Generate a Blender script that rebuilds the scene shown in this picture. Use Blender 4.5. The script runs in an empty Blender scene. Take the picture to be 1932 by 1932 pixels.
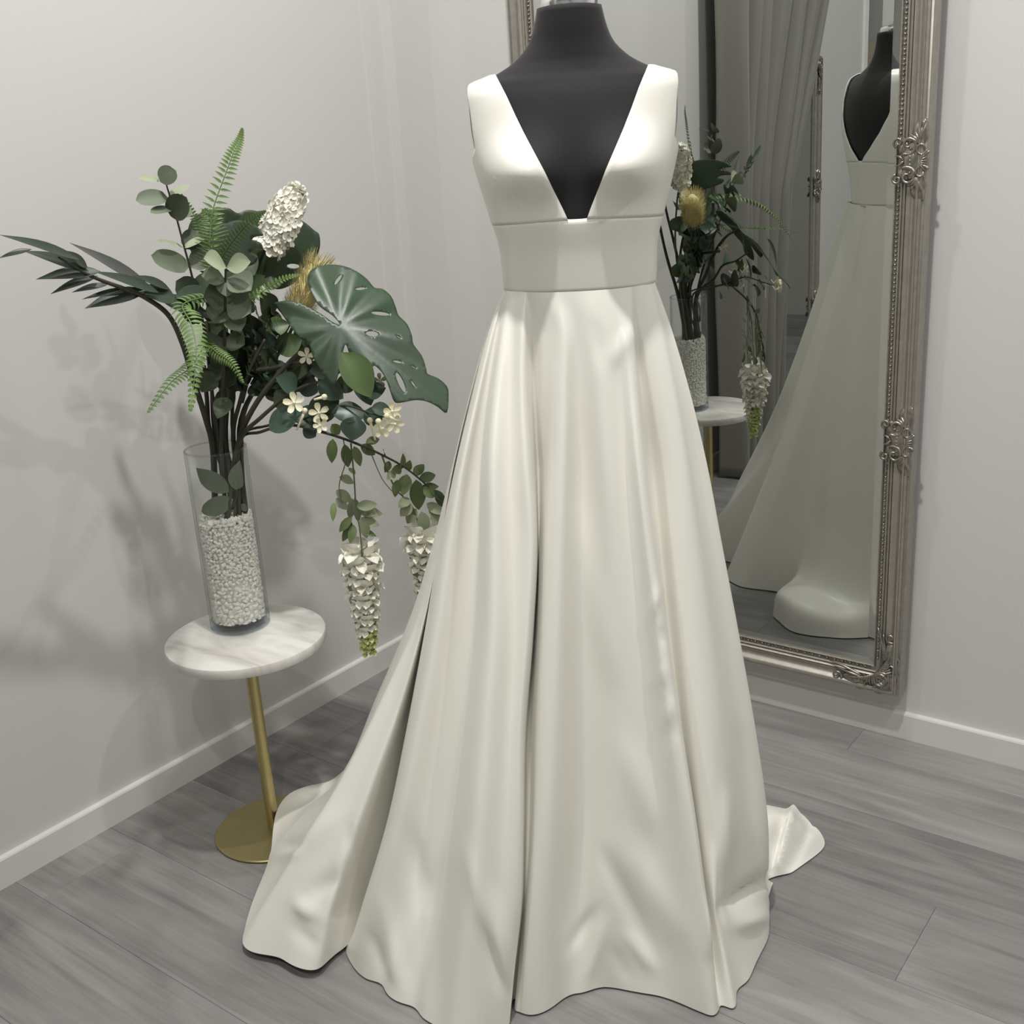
import bpy, bmesh, math, random
import numpy as np
from mathutils import Vector, Matrix
from mathutils.geometry import delaunay_2d_cdt

random.seed(7)
scene = bpy.context.scene
COL = scene.collection
PI = math.pi

# ------------------------------------------------------------------ camera, world, lights, exposure
CAM = np.array([2.1564, -2.5005, 1.45])
YAW, PITCH, ROLL, FPX = 0.656505, 0.318833, -0.061196, 2109.36
_f = np.array([-math.sin(YAW)*math.cos(PITCH), math.cos(YAW)*math.cos(PITCH), -math.sin(PITCH)])
_r0 = np.array([math.cos(YAW), math.sin(YAW), 0.0]); _u0 = np.cross(_r0, _f)
_r = math.cos(ROLL)*_r0 + math.sin(ROLL)*_u0
_u = -math.sin(ROLL)*_r0 + math.cos(ROLL)*_u0
cd = bpy.data.cameras.new('camera'); cam = bpy.data.objects.new('camera', cd); COL.objects.link(cam)
cam.matrix_world = Matrix(((_r[0], _u[0], -_f[0], CAM[0]), (_r[1], _u[1], -_f[1], CAM[1]), (_r[2], _u[2], -_f[2], CAM[2]), (0, 0, 0, 1)))
cd.sensor_width = 36; cd.sensor_fit = 'HORIZONTAL'; cd.lens = 36*FPX/1932; cd.clip_start = 0.05
scene.camera = cam

w = bpy.data.worlds.new('world'); scene.world = w; w.use_nodes = True
w.node_tree.nodes['Background'].inputs[0].default_value = (0.85, 0.92, 1.0, 1)
w.node_tree.nodes['Background'].inputs[1].default_value = 0.4

ROOM_X, ROOM_Y, ROOM_Z = 4.4, -5.4, 3.4
# the room is lit by its recessed ceiling downlights
DOWNLIGHTS = [(0.75, -1.0, 15), (2.75, -1.0, 20), (1.34, -1.33, 50), (0.85, -3.2, 14), (2.5, -3.2, 30)]

vs = scene.view_settings
vs.view_transform = 'Standard'; vs.look = 'None'; vs.gamma = 1.0; vs.exposure = -0.24
try: vs.use_curve_mapping = False
except Exception: pass

# ------------------------------------------------------------------ measuring helpers (pixel of the photograph -> point of the place)
def ray(px, py): return _f + (px-966)/FPX*_r - (py-966)/FPX*_u
def on_z(px, py, z=0.0):
    d = ray(px, py); return CAM + d*((z-CAM[2])/d[2])
def on_plane(px, py, o, n):
    d = ray(px, py); return CAM + d*(((o-CAM)@n)/(d@n))
# mannequin frame: S to the side, F to the front
MO = np.array([1.062, -0.852, 0.0])
MF = np.array([CAM[0]-MO[0], CAM[1]-MO[1], 0.0]); MF /= np.linalg.norm(MF); MS = np.array([-MF[1], MF[0], 0.0])
def ml(s, f, z): return MO + MS*s + MF*f + np.array([0, 0, z])
def to_ml(P): return np.array([(P-MO)@MS, (P-MO)@MF, P[2]])
def md(px, py, f): return to_ml(on_plane(px, py, MO+MF*f, MF))
# vase frame
VO = np.array([0.294, -1.08, 0.0])
VK = np.array([CAM[0]-VO[0], CAM[1]-VO[1], 0.0]); VK /= np.linalg.norm(VK); VS = np.array([-VK[1], VK[0], 0.0])
def pv(px, py, d=0.0): return on_plane(px, py, VO+VK*d, VK)
PXM = 0.00113            # metres per pixel near the vase

# ------------------------------------------------------------------ mesh helpers
def link(o, parent=None):
    COL.objects.link(o)
    if parent is not None:
        o.parent = parent
    return o
def off(parent):
    v = Vector((0, 0, 0)); p = parent
    while p is not None:
        v += p.location; p = p.parent
    return v
def mesh_obj(name, verts, faces, mat=None, parent=None, smooth=True, auto=None):
    me = bpy.data.meshes.new(name)
    me.from_pydata([tuple(map(float, v)) for v in verts], [], [tuple(f) for f in faces])
    me.update()
    if smooth: me.polygons.foreach_set('use_smooth', [True]*len(me.polygons))
    if auto is not None:
        try: me.set_sharp_from_angle(angle=math.radians(auto))
        except Exception: pass
    o = bpy.data.objects.new(name, me)
    if mat: me.materials.append(mat)
    link(o, parent)
    if parent is not None: o.location = -off(parent)
    return o
def bm_obj(name, bm, mat=None, parent=None, smooth=False, auto=None):
    me = bpy.data.meshes.new(name); bm.to_mesh(me); bm.free()
    if smooth: me.polygons.foreach_set('use_smooth', [True]*len(me.polygons))
    if auto is not None:
        try: me.set_sharp_from_angle(angle=math.radians(auto))
        except Exception: pass
    o = bpy.data.objects.new(name, me)
    if mat: me.materials.append(mat)
    link(o, parent)
    if parent is not None: o.location = -off(parent)
    return o
def inst(name, me, M, parent):
    o = bpy.data.objects.new(name, me); link(o, parent)
    o.matrix_basis = Matrix.Translation(-off(parent)) @ M
    return o
def empty(name, loc, label=None, cat=None, group=None, kind=None):
    o = bpy.data.objects.new(name, None); COL.objects.link(o); o.location = tuple(map(float, loc)); o.empty_display_size = 0.05
    tag(o, label, cat, group, kind); return o
def tag(o, label=None, cat=None, group=None, kind=None):
    if label: o['label'] = label
    if cat: o['category'] = cat
    if group: o['group'] = group
    if kind: o['kind'] = kind
    return o
def add_box(bm, x0, x1, y0, y1, z0, z1, bevel=0.0):
    vs_ = [bm.verts.new((x, y, z)) for x in (x0, x1) for y in (y0, y1) for z in (z0, z1)]
    fs = []
    for q in ((0, 1, 3, 2), (4, 6, 7, 5), (0, 4, 5, 1), (2, 3, 7, 6), (0, 2, 6, 4), (1, 5, 7, 3)):
        fs.append(bm.faces.new([vs_[i] for i in q]))
    if bevel:
        es = set(e for f in fs for e in f.edges)
        bmesh.ops.bevel(bm, geom=list(es), offset=bevel, segments=2, affect='EDGES', clamp_overlap=True)
def box(name, x0, x1, y0, y1, z0, z1, mat, parent=None, bevel=0.0):
    bm = bmesh.new(); add_box(bm, x0, x1, y0, y1, z0, z1, bevel); bmesh.ops.recalc_face_normals(bm, faces=bm.faces)
    return bm_obj(name, bm, mat, parent, smooth=False)
class MB:                                   # collects tubes, blobs and grids into one mesh
    def __init__(s): s.v = []; s.f = []
    def add(s, v, f):
        n = len(s.v); s.v += [tuple(map(float, p)) for p in v]; s.f += [tuple(i+n for i in q) for q in f]
    def tube(s, pts, rad, seg=8, caps=True):
        pts = [Vector(tuple(map(float, p))) for p in pts]; n = len(pts)
        if not hasattr(rad, '__len__'): rad = [rad]*n
        tg = []
        for i in range(n):
            t = pts[min(i+1, n-1)] - pts[max(i-1, 0)]; tg.append(t.normalized() if t.length > 1e-9 else Vector((0, 0, 1)))
        a = tg[0].orthogonal().normalized(); v = []; f = []
        for i in range(n):
            a = (a - tg[i]*a.dot(tg[i]))
            a = a.normalized() if a.length > 1e-6 else tg[i].orthogonal().normalized()
            b = tg[i].cross(a)
            for k in range(seg):
                th = 2*PI*k/seg; v.append(pts[i] + (a*math.cos(th)+b*math.sin(th))*rad[i])
        for i in range(n-1):
            for k in range(seg):
                f.append((i*seg+k, i*seg+(k+1) % seg, (i+1)*seg+(k+1) % seg, (i+1)*seg+k))
        if caps:
            f.append(tuple(range(seg))[::-1]); f.append(tuple((n-1)*seg+k for k in range(seg)))
        s.add(v, f)
    def blob(s, c, ax, ay, az, seg=10, ring=6):
        c = Vector(tuple(map(float, c))); ax, ay, az = [Vector(tuple(map(float, q))) for q in (ax, ay, az)]
        v = [c+az]; f = []
        for i in range(1, ring):
            th = PI*i/ring
            for k in range(seg):
                ph = 2*PI*k/seg
                v.append(c + ax*(math.sin(th)*math.cos(ph)) + ay*(math.sin(th)*math.sin(ph)) + az*math.cos(th))
        v.append(c-az); L = len(v)-1
        for k in range(seg): f.append((0, 1+k, 1+(k+1) % seg))
        for i in range(ring-2):
            for k in range(seg):
                a0 = 1+i*seg; f.append((a0+k, a0+seg+k, a0+seg+(k+1) % seg, a0+(k+1) % seg))
        for k in range(seg): f.append((L, 1+(ring-2)*seg+(k+1) % seg, 1+(ring-2)*seg+k))
        s.add(v, f)
    def grid(s, rows, closed=False):
        n = len(rows); m = len(rows[0]); v = [p for r in rows for p in r]; f = []
        for i in range(n-1):
            for j in range(m if closed else m-1):
                f.append((i*m+j, i*m+(j+1) % m, (i+1)*m+(j+1) % m, (i+1)*m+j))
        s.add(v, f)
    def lathe(s, c, prof, seg=48):
        rows = [[(c[0]+r*math.cos(2*PI*k/seg), c[1]+r*math.sin(2*PI*k/seg), c[2]+z) for k in range(seg)] for r, z in prof]
        s.grid(rows, closed=True)
    def build(s, name, mat, parent=None, smooth=True, auto=None): return mesh_obj(name, s.v, s.f, mat, parent, smooth, auto)
def smooth_path(pts, sub=6):
    P = [np.array(p, float) for p in pts]; out = []
    for i in range(len(P)-1):
        p0 = P[max(i-1, 0)]; p1 = P[i]; p2 = P[i+1]; p3 = P[min(i+2, len(P)-1)]
        for k in range(sub):
            t = k/sub; out.append(0.5*((2*p1)+(-p0+p2)*t+(2*p0-5*p1+4*p2-p3)*t*t+(-p0+3*p1-3*p2+p3)*t**3))
    out.append(P[-1]); return out
def cr_chord(pts, sub, closed=False):
    """centripetal Catmull-Rom through an (n,3) array, sub points a span"""
    P = np.asarray(pts, float); n = len(P); out = []
    def g(i): return P[i % n] if closed else (2*P[0]-P[1] if i < 0 else (2*P[-1]-P[-2] if i >= n else P[i]))
    for i in range(n if closed else n-1):
        p0, p1, p2, p3 = g(i-1), g(i), g(i+1), g(i+2)
        d01 = max(np.linalg.norm(p1-p0)**0.5, 1e-3); d12 = max(np.linalg.norm(p2-p1)**0.5, 1e-3); d23 = max(np.linalg.norm(p3-p2)**0.5, 1e-3)
        t0, t1, t2, t3 = 0, d01, d01+d12, d01+d12+d23
        for k in range(sub):
            t = t1+(t2-t1)*k/sub
            A1 = (t1-t)/(t1-t0)*p0+(t-t0)/(t1-t0)*p1; A2 = (t2-t)/(t2-t1)*p1+(t-t1)/(t2-t1)*p2; A3 = (t3-t)/(t3-t2)*p2+(t-t2)/(t3-t2)*p3
            B1 = (t2-t)/(t2-t0)*A1+(t-t0)/(t2-t0)*A2; B2 = (t3-t)/(t3-t1)*A2+(t-t1)/(t3-t1)*A3
            out.append((t2-t)/(t2-t1)*B1+(t-t1)/(t2-t1)*B2)
    if not closed: out.append(P[-1])
    return np.array(out)

# ------------------------------------------------------------------ materials
def srgb(r, g, b):
    c = []
    for x in (r, g, b):
        x /= 255.0; c.append(x/12.92 if x <= 0.04045 else ((x+0.055)/1.055)**2.4)
    return (*c, 1)
def mat(name, col, rough=0.5, metal=0.0, noise=None, bump=None, spec=0.5, sheen=0.0, coat=0.0, rand=0.0):
    m = bpy.data.materials.new(name); m.use_nodes = True; nt = m.node_tree; b = nt.nodes['Principled BSDF']
    b.inputs['Base Color'].default_value = col; b.inputs['Roughness'].default_value = rough; b.inputs['Metallic'].default_value = metal
    b.inputs['Specular IOR Level'].default_value = spec
    if sheen: b.inputs['Sheen Weight'].default_value = sheen; b.inputs['Sheen Roughness'].default_value = 0.4
    if coat: b.inputs['Coat Weight'].default_value = coat
    tc = nt.nodes.new('ShaderNodeTexCoord')
    src = None
    if noise:
        sc, amt, col2 = noise
        n = nt.nodes.new('ShaderNodeTexNoise'); n.inputs['Scale'].default_value = sc; n.inputs['Detail'].default_value = 6
        nt.links.new(tc.outputs['Object'], n.inputs['Vector'])
        mx = nt.nodes.new('ShaderNodeMix'); mx.data_type = 'RGBA'; mx.inputs[6].default_value = col; mx.inputs[7].default_value = col2
        mr = nt.nodes.new('ShaderNodeMapRange'); mr.inputs[1].default_value = 0.3; mr.inputs[2].default_value = 0.7; mr.inputs[3].default_value = 0; mr.inputs[4].default_value = amt
        nt.links.new(n.outputs[0], mr.inputs[0]); nt.links.new(mr.outputs[0], mx.inputs[0]); src = mx.outputs[2]
    if rand:
        oi = nt.nodes.new('ShaderNodeObjectInfo'); hs = nt.nodes.new('ShaderNodeHueSaturation')
        mr2 = nt.nodes.new('ShaderNodeMapRange'); mr2.inputs[3].default_value = 1-rand; mr2.inputs[4].default_value = 1+rand
        nt.links.new(oi.outputs['Random'], mr2.inputs[0]); nt.links.new(mr2.outputs[0], hs.inputs['Value'])
        if src: nt.links.new(src, hs.inputs['Color'])
        else: hs.inputs['Color'].default_value = col
        src = hs.outputs[0]
    if src: nt.links.new(src, b.inputs['Base Color'])
    if bump:
        sc, st = bump
        n = nt.nodes.new('ShaderNodeTexNoise'); n.inputs['Scale'].default_value = sc; n.inputs['Detail'].default_value = 4
        nt.links.new(tc.outputs['Object'], n.inputs['Vector'])
        bp = nt.nodes.new('ShaderNodeBump'); bp.inputs['Strength'].default_value = st; bp.inputs['Distance'].default_value = 0.002
        nt.links.new(n.outputs[0], bp.inputs['Height']); nt.links.new(bp.outputs[0], b.inputs['Normal'])
    return m
M = {}
M['wall'] = mat('white_wall_paint', srgb(210, 208, 205), 0.75, bump=(180, 0.06), noise=(1.5, 0.25, srgb(205, 204, 201)))
M['ceil'] = mat('ceiling_paint', srgb(205, 205, 202), 0.85)
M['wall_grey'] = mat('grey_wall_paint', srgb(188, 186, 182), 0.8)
M['skirting'] = mat('skirting_paint', srgb(220, 218, 214), 0.4)
M['satin'] = mat('ivory_satin', srgb(243, 241, 232), 0.33, sheen=0.1, bump=(900, 0.03), spec=0.55)
M['black'] = mat('black_jersey', srgb(42, 41, 42), 0.85, bump=(1200, 0.15), spec=0.3, sheen=0.1)
M['chrome'] = mat('chrome', (0.8, 0.8, 0.82, 1), 0.12, 1.0)
M['silver'] = mat('antique_silver', srgb(182, 177, 168), 0.36, 0.75, noise=(60, 0.5, srgb(150, 145, 136)))
M['silver_dark'] = mat('antique_silver_relief', srgb(176, 171, 162), 0.28, 0.85, noise=(90, 0.7, srgb(110, 105, 97)))
M['brass'] = mat('brushed_brass', srgb(186, 174, 124), 0.38, 0.85, noise=(40, 0.4, srgb(172, 160, 112)))
M['stem'] = mat('dark_stem', srgb(52, 54, 44), 0.6, noise=(30, 0.6, srgb(70, 66, 48)))
M['stem_green'] = mat('green_stem', srgb(82, 100, 60), 0.6)
M['palm'] = mat('palm_leaf', srgb(44, 62, 44), 0.42, noise=(20, 0.7, srgb(60, 66, 60)))
M['palm_grey'] = mat('palm_leaf_back', srgb(84, 86, 84), 0.5, noise=(20, 0.7, srgb(66, 70, 66)))
M['euc'] = mat('eucalyptus_leaf', srgb(112, 124, 100), 0.6, noise=(16, 0.7, srgb(96, 108, 90)), rand=0.15)
M['euc_light'] = mat('eucalyptus_leaf_light', srgb(158, 166, 138), 0.6, noise=(16, 0.6, srgb(138, 148, 122)))
M['euc_dark'] = mat('eucalyptus_leaf_dark', srgb(74, 86, 62), 0.6, noise=(16, 0.6, srgb(62, 72, 54)), rand=0.12)
M['fern'] = mat('fern_green', srgb(106, 134, 68), 0.5, noise=(25, 0.7, srgb(86, 112, 58)))
M['fern_dark'] = mat('fern_green_dark', srgb(74, 100, 44), 0.5, noise=(25, 0.7, srgb(62, 86, 40)))
M['monstera'] = mat('monstera_leaf', srgb(54, 78, 54), 0.38, noise=(9, 0.8, srgb(64, 76, 62)), bump=(40, 0.2))
M['leaf_dark'] = mat('dark_foliage', srgb(66, 80, 52), 0.5, noise=(20, 0.8, srgb(52, 62, 42)), rand=0.2)
M['leaf_mid'] = mat('mid_foliage', srgb(80, 100, 56), 0.45, noise=(20, 0.7, srgb(66, 86, 50)), rand=0.15)
M['leaf_teal'] = mat('glossy_dark_leaf', srgb(62, 82, 68), 0.36, noise=(14, 0.6, srgb(70, 90, 76)), rand=0.1)
M['wist_leaf'] = mat('wisteria_leaf', srgb(96, 112, 66), 0.5, noise=(20, 0.6, srgb(78, 96, 56)), rand=0.18)
M['wist_pale'] = mat('wisteria_leaf_pale', srgb(140, 148, 118), 0.55, noise=(20, 0.6, srgb(120, 132, 102)), rand=0.1)
M['petal'] = mat('white_petal', srgb(240, 238, 226), 0.55, noise=(30, 0.5, srgb(228, 226, 206)), sheen=0.1)
M['petal_green'] = mat('greenish_petal', srgb(206, 212, 150), 0.55, noise=(30, 0.6, srgb(182, 196, 112)))
M['petal_cream'] = mat('cream_petal', srgb(238, 234, 206), 0.5, noise=(30, 0.5, srgb(226, 220, 176)))
M['banksia'] = mat('banksia_brush', srgb(222, 211, 160), 0.7, noise=(120, 0.8, srgb(194, 180, 112)))
M['pebble'] = mat('white_pebble', srgb(244, 241, 234), 0.7, noise=(60, 0.4, srgb(232, 229, 222)))
M['curtain'] = mat('grey_curtain', srgb(122, 120, 113), 0.8, sheen=0.2, bump=(500, 0.1))
M['grey_pane'] = mat('grey_window_pane', srgb(128, 130, 128), 0.25)
M['woven'] = mat('woven_shade', srgb(176, 168, 146), 0.8, noise=(120, 0.9, srgb(120, 112, 92)))
M['white_frame'] = mat('white_frame_paint', srgb(240, 240, 234), 0.4)

def mirror_mat():
    m = bpy.data.materials.new('mirror_glass'); m.use_nodes = True; nt = m.node_tree
    for n in list(nt.nodes): nt.nodes.remove(n)
    o = nt.nodes.new('ShaderNodeOutputMaterial'); g = nt.nodes.new('ShaderNodeBsdfGlossy'); g.inputs['Roughness'].default_value = 0.0
    g.inputs['Color'].default_value = (0.60, 0.62, 0.605, 1); nt.links.new(g.outputs[0], o.inputs[0]); return m
M['mirror'] = mirror_mat()
def glass_mat(name, tint, edge, refl=0.05):
    m = bpy.data.materials.new(name); m.use_nodes = True; nt = m.node_tree
    for n in list(nt.nodes): nt.nodes.remove(n)
    o = nt.nodes.new('ShaderNodeOutputMaterial'); t = nt.nodes.new('ShaderNodeBsdfTransparent'); g = nt.nodes.new('ShaderNodeBsdfGlossy')
    g.inputs['Roughness'].default_value = 0.02; lw = nt.nodes.new('ShaderNodeLayerWeight'); lw.inputs['Blend'].default_value = 0.5
    p = nt.nodes.new('ShaderNodeMath'); p.operation = 'POWER'; p.inputs[1].default_value = 5.0; nt.links.new(lw.outputs['Facing'], p.inputs[0])
    mx = nt.nodes.new('ShaderNodeMix'); mx.data_type = 'RGBA'; mx.inputs[6].default_value = tint; mx.inputs[7].default_value = edge
    nt.links.new(p.outputs[0], mx.inputs[0]); nt.links.new(mx.outputs[2], t.inputs['Color'])
    mr = nt.nodes.new('ShaderNodeMapRange'); mr.inputs[3].default_value = refl*0.5; mr.inputs[4].default_value = 0.55; nt.links.new(p.outputs[0], mr.inputs[0])
    ms = nt.nodes.new('ShaderNodeMixShader'); nt.links.new(mr.outputs[0], ms.inputs[0]); nt.links.new(t.outputs[0], ms.inputs[1]); nt.links.new(g.outputs[0], ms.inputs[2])
    nt.links.new(ms.outputs[0], o.inputs[0]); return m
M['glass'] = glass_mat('vase_glass', (0.985, 0.99, 0.985, 1), (0.6, 0.65, 0.65, 1))
M['glass_base'] = glass_mat('vase_glass_base', (0.90, 0.925, 0.95, 1), (0.5, 0.56, 0.62, 1), 0.12)
def lamp_mat():
    m = bpy.data.materials.new('lamp_lens'); m.use_nodes = True; b = m.node_tree.nodes['Principled BSDF']
    b.inputs['Emission Color'].default_value = (1, 0.96, 0.88, 1); b.inputs['Emission Strength'].default_value = 8; return m
M['lamp'] = lamp_mat()
def plank_mat():
    m = bpy.data.materials.new('grey_vinyl_plank'); m.use_nodes = True; nt = m.node_tree; N = nt.nodes; b = N['Principled BSDF']
    tc = N.new('ShaderNodeTexCoord'); oi = N.new('ShaderNodeObjectInfo')
    mu = N.new('ShaderNodeMath'); mu.operation = 'MULTIPLY'; mu.inputs[1].default_value = 37.0; nt.links.new(oi.outputs['Random'], mu.inputs[0])
    cb = N.new('ShaderNodeCombineXYZ'); nt.links.new(mu.outputs[0], cb.inputs[0]); nt.links.new(mu.outputs[0], cb.inputs[1]); nt.links.new(mu.outputs[0], cb.inputs[2])
    va = N.new('ShaderNodeVectorMath'); va.operation = 'ADD'; nt.links.new(tc.outputs['Object'], va.inputs[0]); nt.links.new(cb.outputs[0], va.inputs[1])
    def noise(sx, sy, scale, det, dist=0.0):
        mp = N.new('ShaderNodeMapping'); mp.inputs['Scale'].default_value = (sx, sy, 1); nt.links.new(va.outputs[0], mp.inputs[0])
        n = N.new('ShaderNodeTexNoise'); n.inputs['Scale'].default_value = scale; n.inputs['Detail'].default_value = det; n.inputs['Distortion'].default_value = dist
        nt.links.new(mp.outputs[0], n.inputs['Vector']); return n.outputs[0]
    fine = noise(5, 150, 1.0, 6, 0.3); broad = noise(1.6, 9, 1.3, 4, 1.2); streak = noise(2.2, 40, 1.0, 5, 0.6); blotch = noise(2.0, 4.0, 1.0, 2)
    def mr(x, a, b_, lo, hi):
        q = N.new('ShaderNodeMapRange'); q.inputs[1].default_value = a; q.inputs[2].default_value = b_; q.inputs[3].default_value = lo; q.inputs[4].default_value = hi
        nt.links.new(x, q.inputs[0]); return q.outputs[0]
    def mth(op, a, c):
        q = N.new('ShaderNodeMath'); q.operation = op
        nt.links.new(a, q.inputs[0])
        if isinstance(c, float): q.inputs[1].default_value = c
        else: nt.links.new(c, q.inputs[1])
        return q.outputs[0]
    v = mth('ADD', mr(fine, 0.3, 0.7, -0.08, 0.08), mr(broad, 0.3, 0.7, -0.19, 0.19))
    v = mth('ADD', v, mr(streak, 0.35, 0.72, -0.07, 0.07)); v = mth('ADD', v, mr(blotch, 0.3, 0.7, -0.05, 0.05))
    dk = mr(streak, 0.68, 0.78, 0.0, -0.16); v = mth('ADD', v, dk)
    v = mth('ADD', v, mr(oi.outputs['Random'], 0, 1, -0.20, 0.16))
    v = mth('ADD', v, 1.0)
    hs = N.new('ShaderNodeHueSaturation'); hs.inputs['Color'].default_value = srgb(141, 139, 137); nt.links.new(v, hs.inputs['Value'])
    nt.links.new(hs.outputs[0], b.inputs['Base Color']); b.inputs['Roughness'].default_value = 0.42; b.inputs['Specular IOR Level'].default_value = 0.4
    bp = N.new('ShaderNodeBump'); bp.inputs['Strength'].default_value = 0.12; bp.inputs['Distance'].default_value = 0.001
    nt.links.new(fine, bp.inputs['Height']); nt.links.new(bp.outputs[0], b.inputs['Normal']); return m
M['plank'] = plank_mat()
def marble_mat():
    m = bpy.data.materials.new('white_marble'); m.use_nodes = True; nt = m.node_tree; N = nt.nodes; b = N['Principled BSDF']
    tc = N.new('ShaderNodeTexCoord'); mp = N.new('ShaderNodeMapping'); mp.inputs['Scale'].default_value = (2.2, 8, 3); mp.inputs['Rotation'].default_value = (0, 0, -0.95)
    nt.links.new(tc.outputs['Object'], mp.inputs[0])
    n = N.new('ShaderNodeTexNoise'); n.inputs['Scale'].default_value = 1.4; n.inputs['Detail'].default_value = 8; n.inputs['Distortion'].default_value = 1.4
    nt.links.new(mp.outputs[0], n.inputs['Vector'])
    cr = N.new('ShaderNodeValToRGB'); e = cr.color_ramp.elements
    e[0].position = 0.30; e[0].color = srgb(176, 172, 167); e[1].position = 0.60; e[1].color = srgb(224, 222, 216)
    x = e.new(0.44); x.color = srgb(206, 203, 197)
    nt.links.new(n.outputs[0], cr.inputs[0]); nt.links.new(cr.outputs[0], b.inputs['Base Color']); b.inputs['Roughness'].default_value = 0.3; return m
M['marble'] = marble_mat()

# ------------------------------------------------------------------ the setting
T = 0.12
floor = box('floor', -0.0, ROOM_X, ROOM_Y, 0.0, -0.1, -0.006, M['skirting']); tag(floor, kind='structure', label='grey wood-look plank floor of the bridal studio')
floor.data.materials[0] = mat('floor_underlay', srgb(70, 68, 64), 0.9)
PW = 0.2365; y0 = -1.55; rows = []
k = -17
JOINTS = {0: 0.121, 3: 1.67, 6: 1.315, 1: 0.93, 2: 0.52, 4: 0.85, 5: 2.2, -1: 1.05, -2: 0.4}
gap = 0.00025
for k in range(-17, 7):
    ya = max(y0+PW*k, ROOM_Y); yb = min(y0+PW*(k+1), 0.0)
    if yb-ya < 0.01: continue
    j = JOINTS.get(k, random.uniform(0.1, 1.4)); xs = [j]
    while xs[0] > 0: xs.insert(0, xs[0]-1.5)
    while xs[-1] < ROOM_X: xs.append(xs[-1]+1.5)
    for a, b in zip(xs[:-1], xs[1:]):
        a2, b2 = max(a, 0.0), min(b, ROOM_X)
        if b2-a2 < 0.02: continue
        cx, cy = (a2+b2)/2, (ya+yb)/2; hx, hy = (b2-a2)/2-gap, (yb-ya)/2-gap
        bm = bmesh.new(); c = 0.0006
        top = [bm.verts.new((sx*(hx-c), sy*(hy-c), 0.0)) for sx, sy in ((-1, -1), (1, -1), (1, 1), (-1, 1))]
        mid = [bm.verts.new((sx*hx, sy*hy, -0.0005)) for sx, sy in ((-1, -1), (1, -1), (1, 1), (-1, 1))]
        low = [bm.verts.new((sx*hx, sy*hy, -0.006)) for sx, sy in ((-1, -1), (1, -1), (1, 1), (-1, 1))]
        bm.faces.new(top)
        for q in range(4):
            bm.faces.new((mid[q], mid[(q+1) % 4], top[(q+1) % 4], top[q])); bm.faces.new((low[q], low[(q+1) % 4], mid[(q+1) % 4], mid[q]))
        me = bpy.data.meshes.new('plank'); bm.to_mesh(me); bm.free(); me.materials.append(M['plank'])
        o = bpy.data.objects.new('plank', me); link(o, floor); o.location = (cx, cy, 0)

def struct(o, label=None): return tag(o, label, kind='structure')
# left wall with the opening of the glazed panel
bm = bmesh.new()
add_box(bm, -T, 0, -3.50, 0.0, -0.1, ROOM_Z); add_box(bm, -T, 0, ROOM_Y, -3.98, -0.1, ROOM_Z)
add_box(bm, -T, 0, -3.98, -3.50, 2.3, ROOM_Z); add_box(bm, -T, 0, -3.98, -3.50, -0.1, 0.9)
struct(bm_obj('wall_left', bm, M['wall']), 'white painted wall behind the flower table')
bm = bmesh.new(); add_box(bm, -T, ROOM_X+T, 0, T, -0.1, ROOM_Z)
struct(bm_obj('wall_back', bm, M['wall']), 'white painted wall carrying the tall silver mirror')
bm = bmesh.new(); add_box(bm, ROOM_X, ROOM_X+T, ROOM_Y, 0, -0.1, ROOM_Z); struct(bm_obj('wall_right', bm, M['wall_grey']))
bm = bmesh.new()
WX0, WX1, WZ0, WZ1 = 1.7, 4.3, 0.5, 2.4
add_box(bm, -T, WX0, ROOM_Y-T, ROOM_Y, -0.1, ROOM_Z); add_box(bm, WX1, ROOM_X+T, ROOM_Y-T, ROOM_Y, -0.1, ROOM_Z)
add_box(bm, WX0, WX1, ROOM_Y-T, ROOM_Y, -0.1, WZ0); add_box(bm, WX0, WX1, ROOM_Y-T, ROOM_Y, WZ1, ROOM_Z)
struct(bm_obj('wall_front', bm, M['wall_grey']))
bm = bmesh.new()
for (a, b, c, d) in ((WX0, WX1, WZ0, WZ0+.05), (WX0, WX1, WZ1-.05, WZ1), (WX0, WX0+.05, WZ0+.05, WZ1-.05), (WX1-.05, WX1, WZ0+.05, WZ1-.05), (2.975, 3.025, WZ0+.05, WZ1-.05)):
    add_box(bm, a, b, ROOM_Y-0.09, ROOM_Y-0.03, c, d)
w2 = struct(bm_obj('added_window', bm, M['white_frame']))  # unseen window, added behind the camera to let in soft fill light
for a, b in ((WX0+.05, 2.975), (3.025, WX1-.05)):
    box('window_pane', a, b, ROOM_Y-0.065, ROOM_Y-0.055, WZ0+.05, WZ1-.05, M['glass'], w2)
bm = bmesh.new(); add_box(bm, -T, ROOM_X+T, ROOM_Y-T, T, ROOM_Z, ROOM_Z+0.1); struct(bm_obj('ceiling', bm, M['ceil']))

def skirting(name, pts):
    """profile swept along the wall: pts in plan, room on the left-hand side"""
    prof = [(0.0, 0.0), (0.014, 0.0), (0.014, 0.064), (0.012, 0.068), (0.008, 0.069), (0.0, 0.069)]
    mb = MB(); P = [Vector((x, y, 0)) for x, y in pts]; rows = []
    for i, p in enumerate(P):
        d0 = (P[i]-P[i-1]).normalized() if i > 0 else (P[1]-P[0]).normalized()
        d1 = (P[i+1]-P[i]).normalized() if i < len(P)-1 else d0
        n0 = Vector((-d0.y, d0.x, 0)); n1 = Vector((-d1.y, d1.x, 0)); n = (n0+n1); n = n/(n.dot(n0))
        rows.append([p+n*a+Vector((0, 0, z)) for a, z in prof])
    mb.grid(rows); return mb.build(name, M['skirting'], smooth=False)
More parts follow.
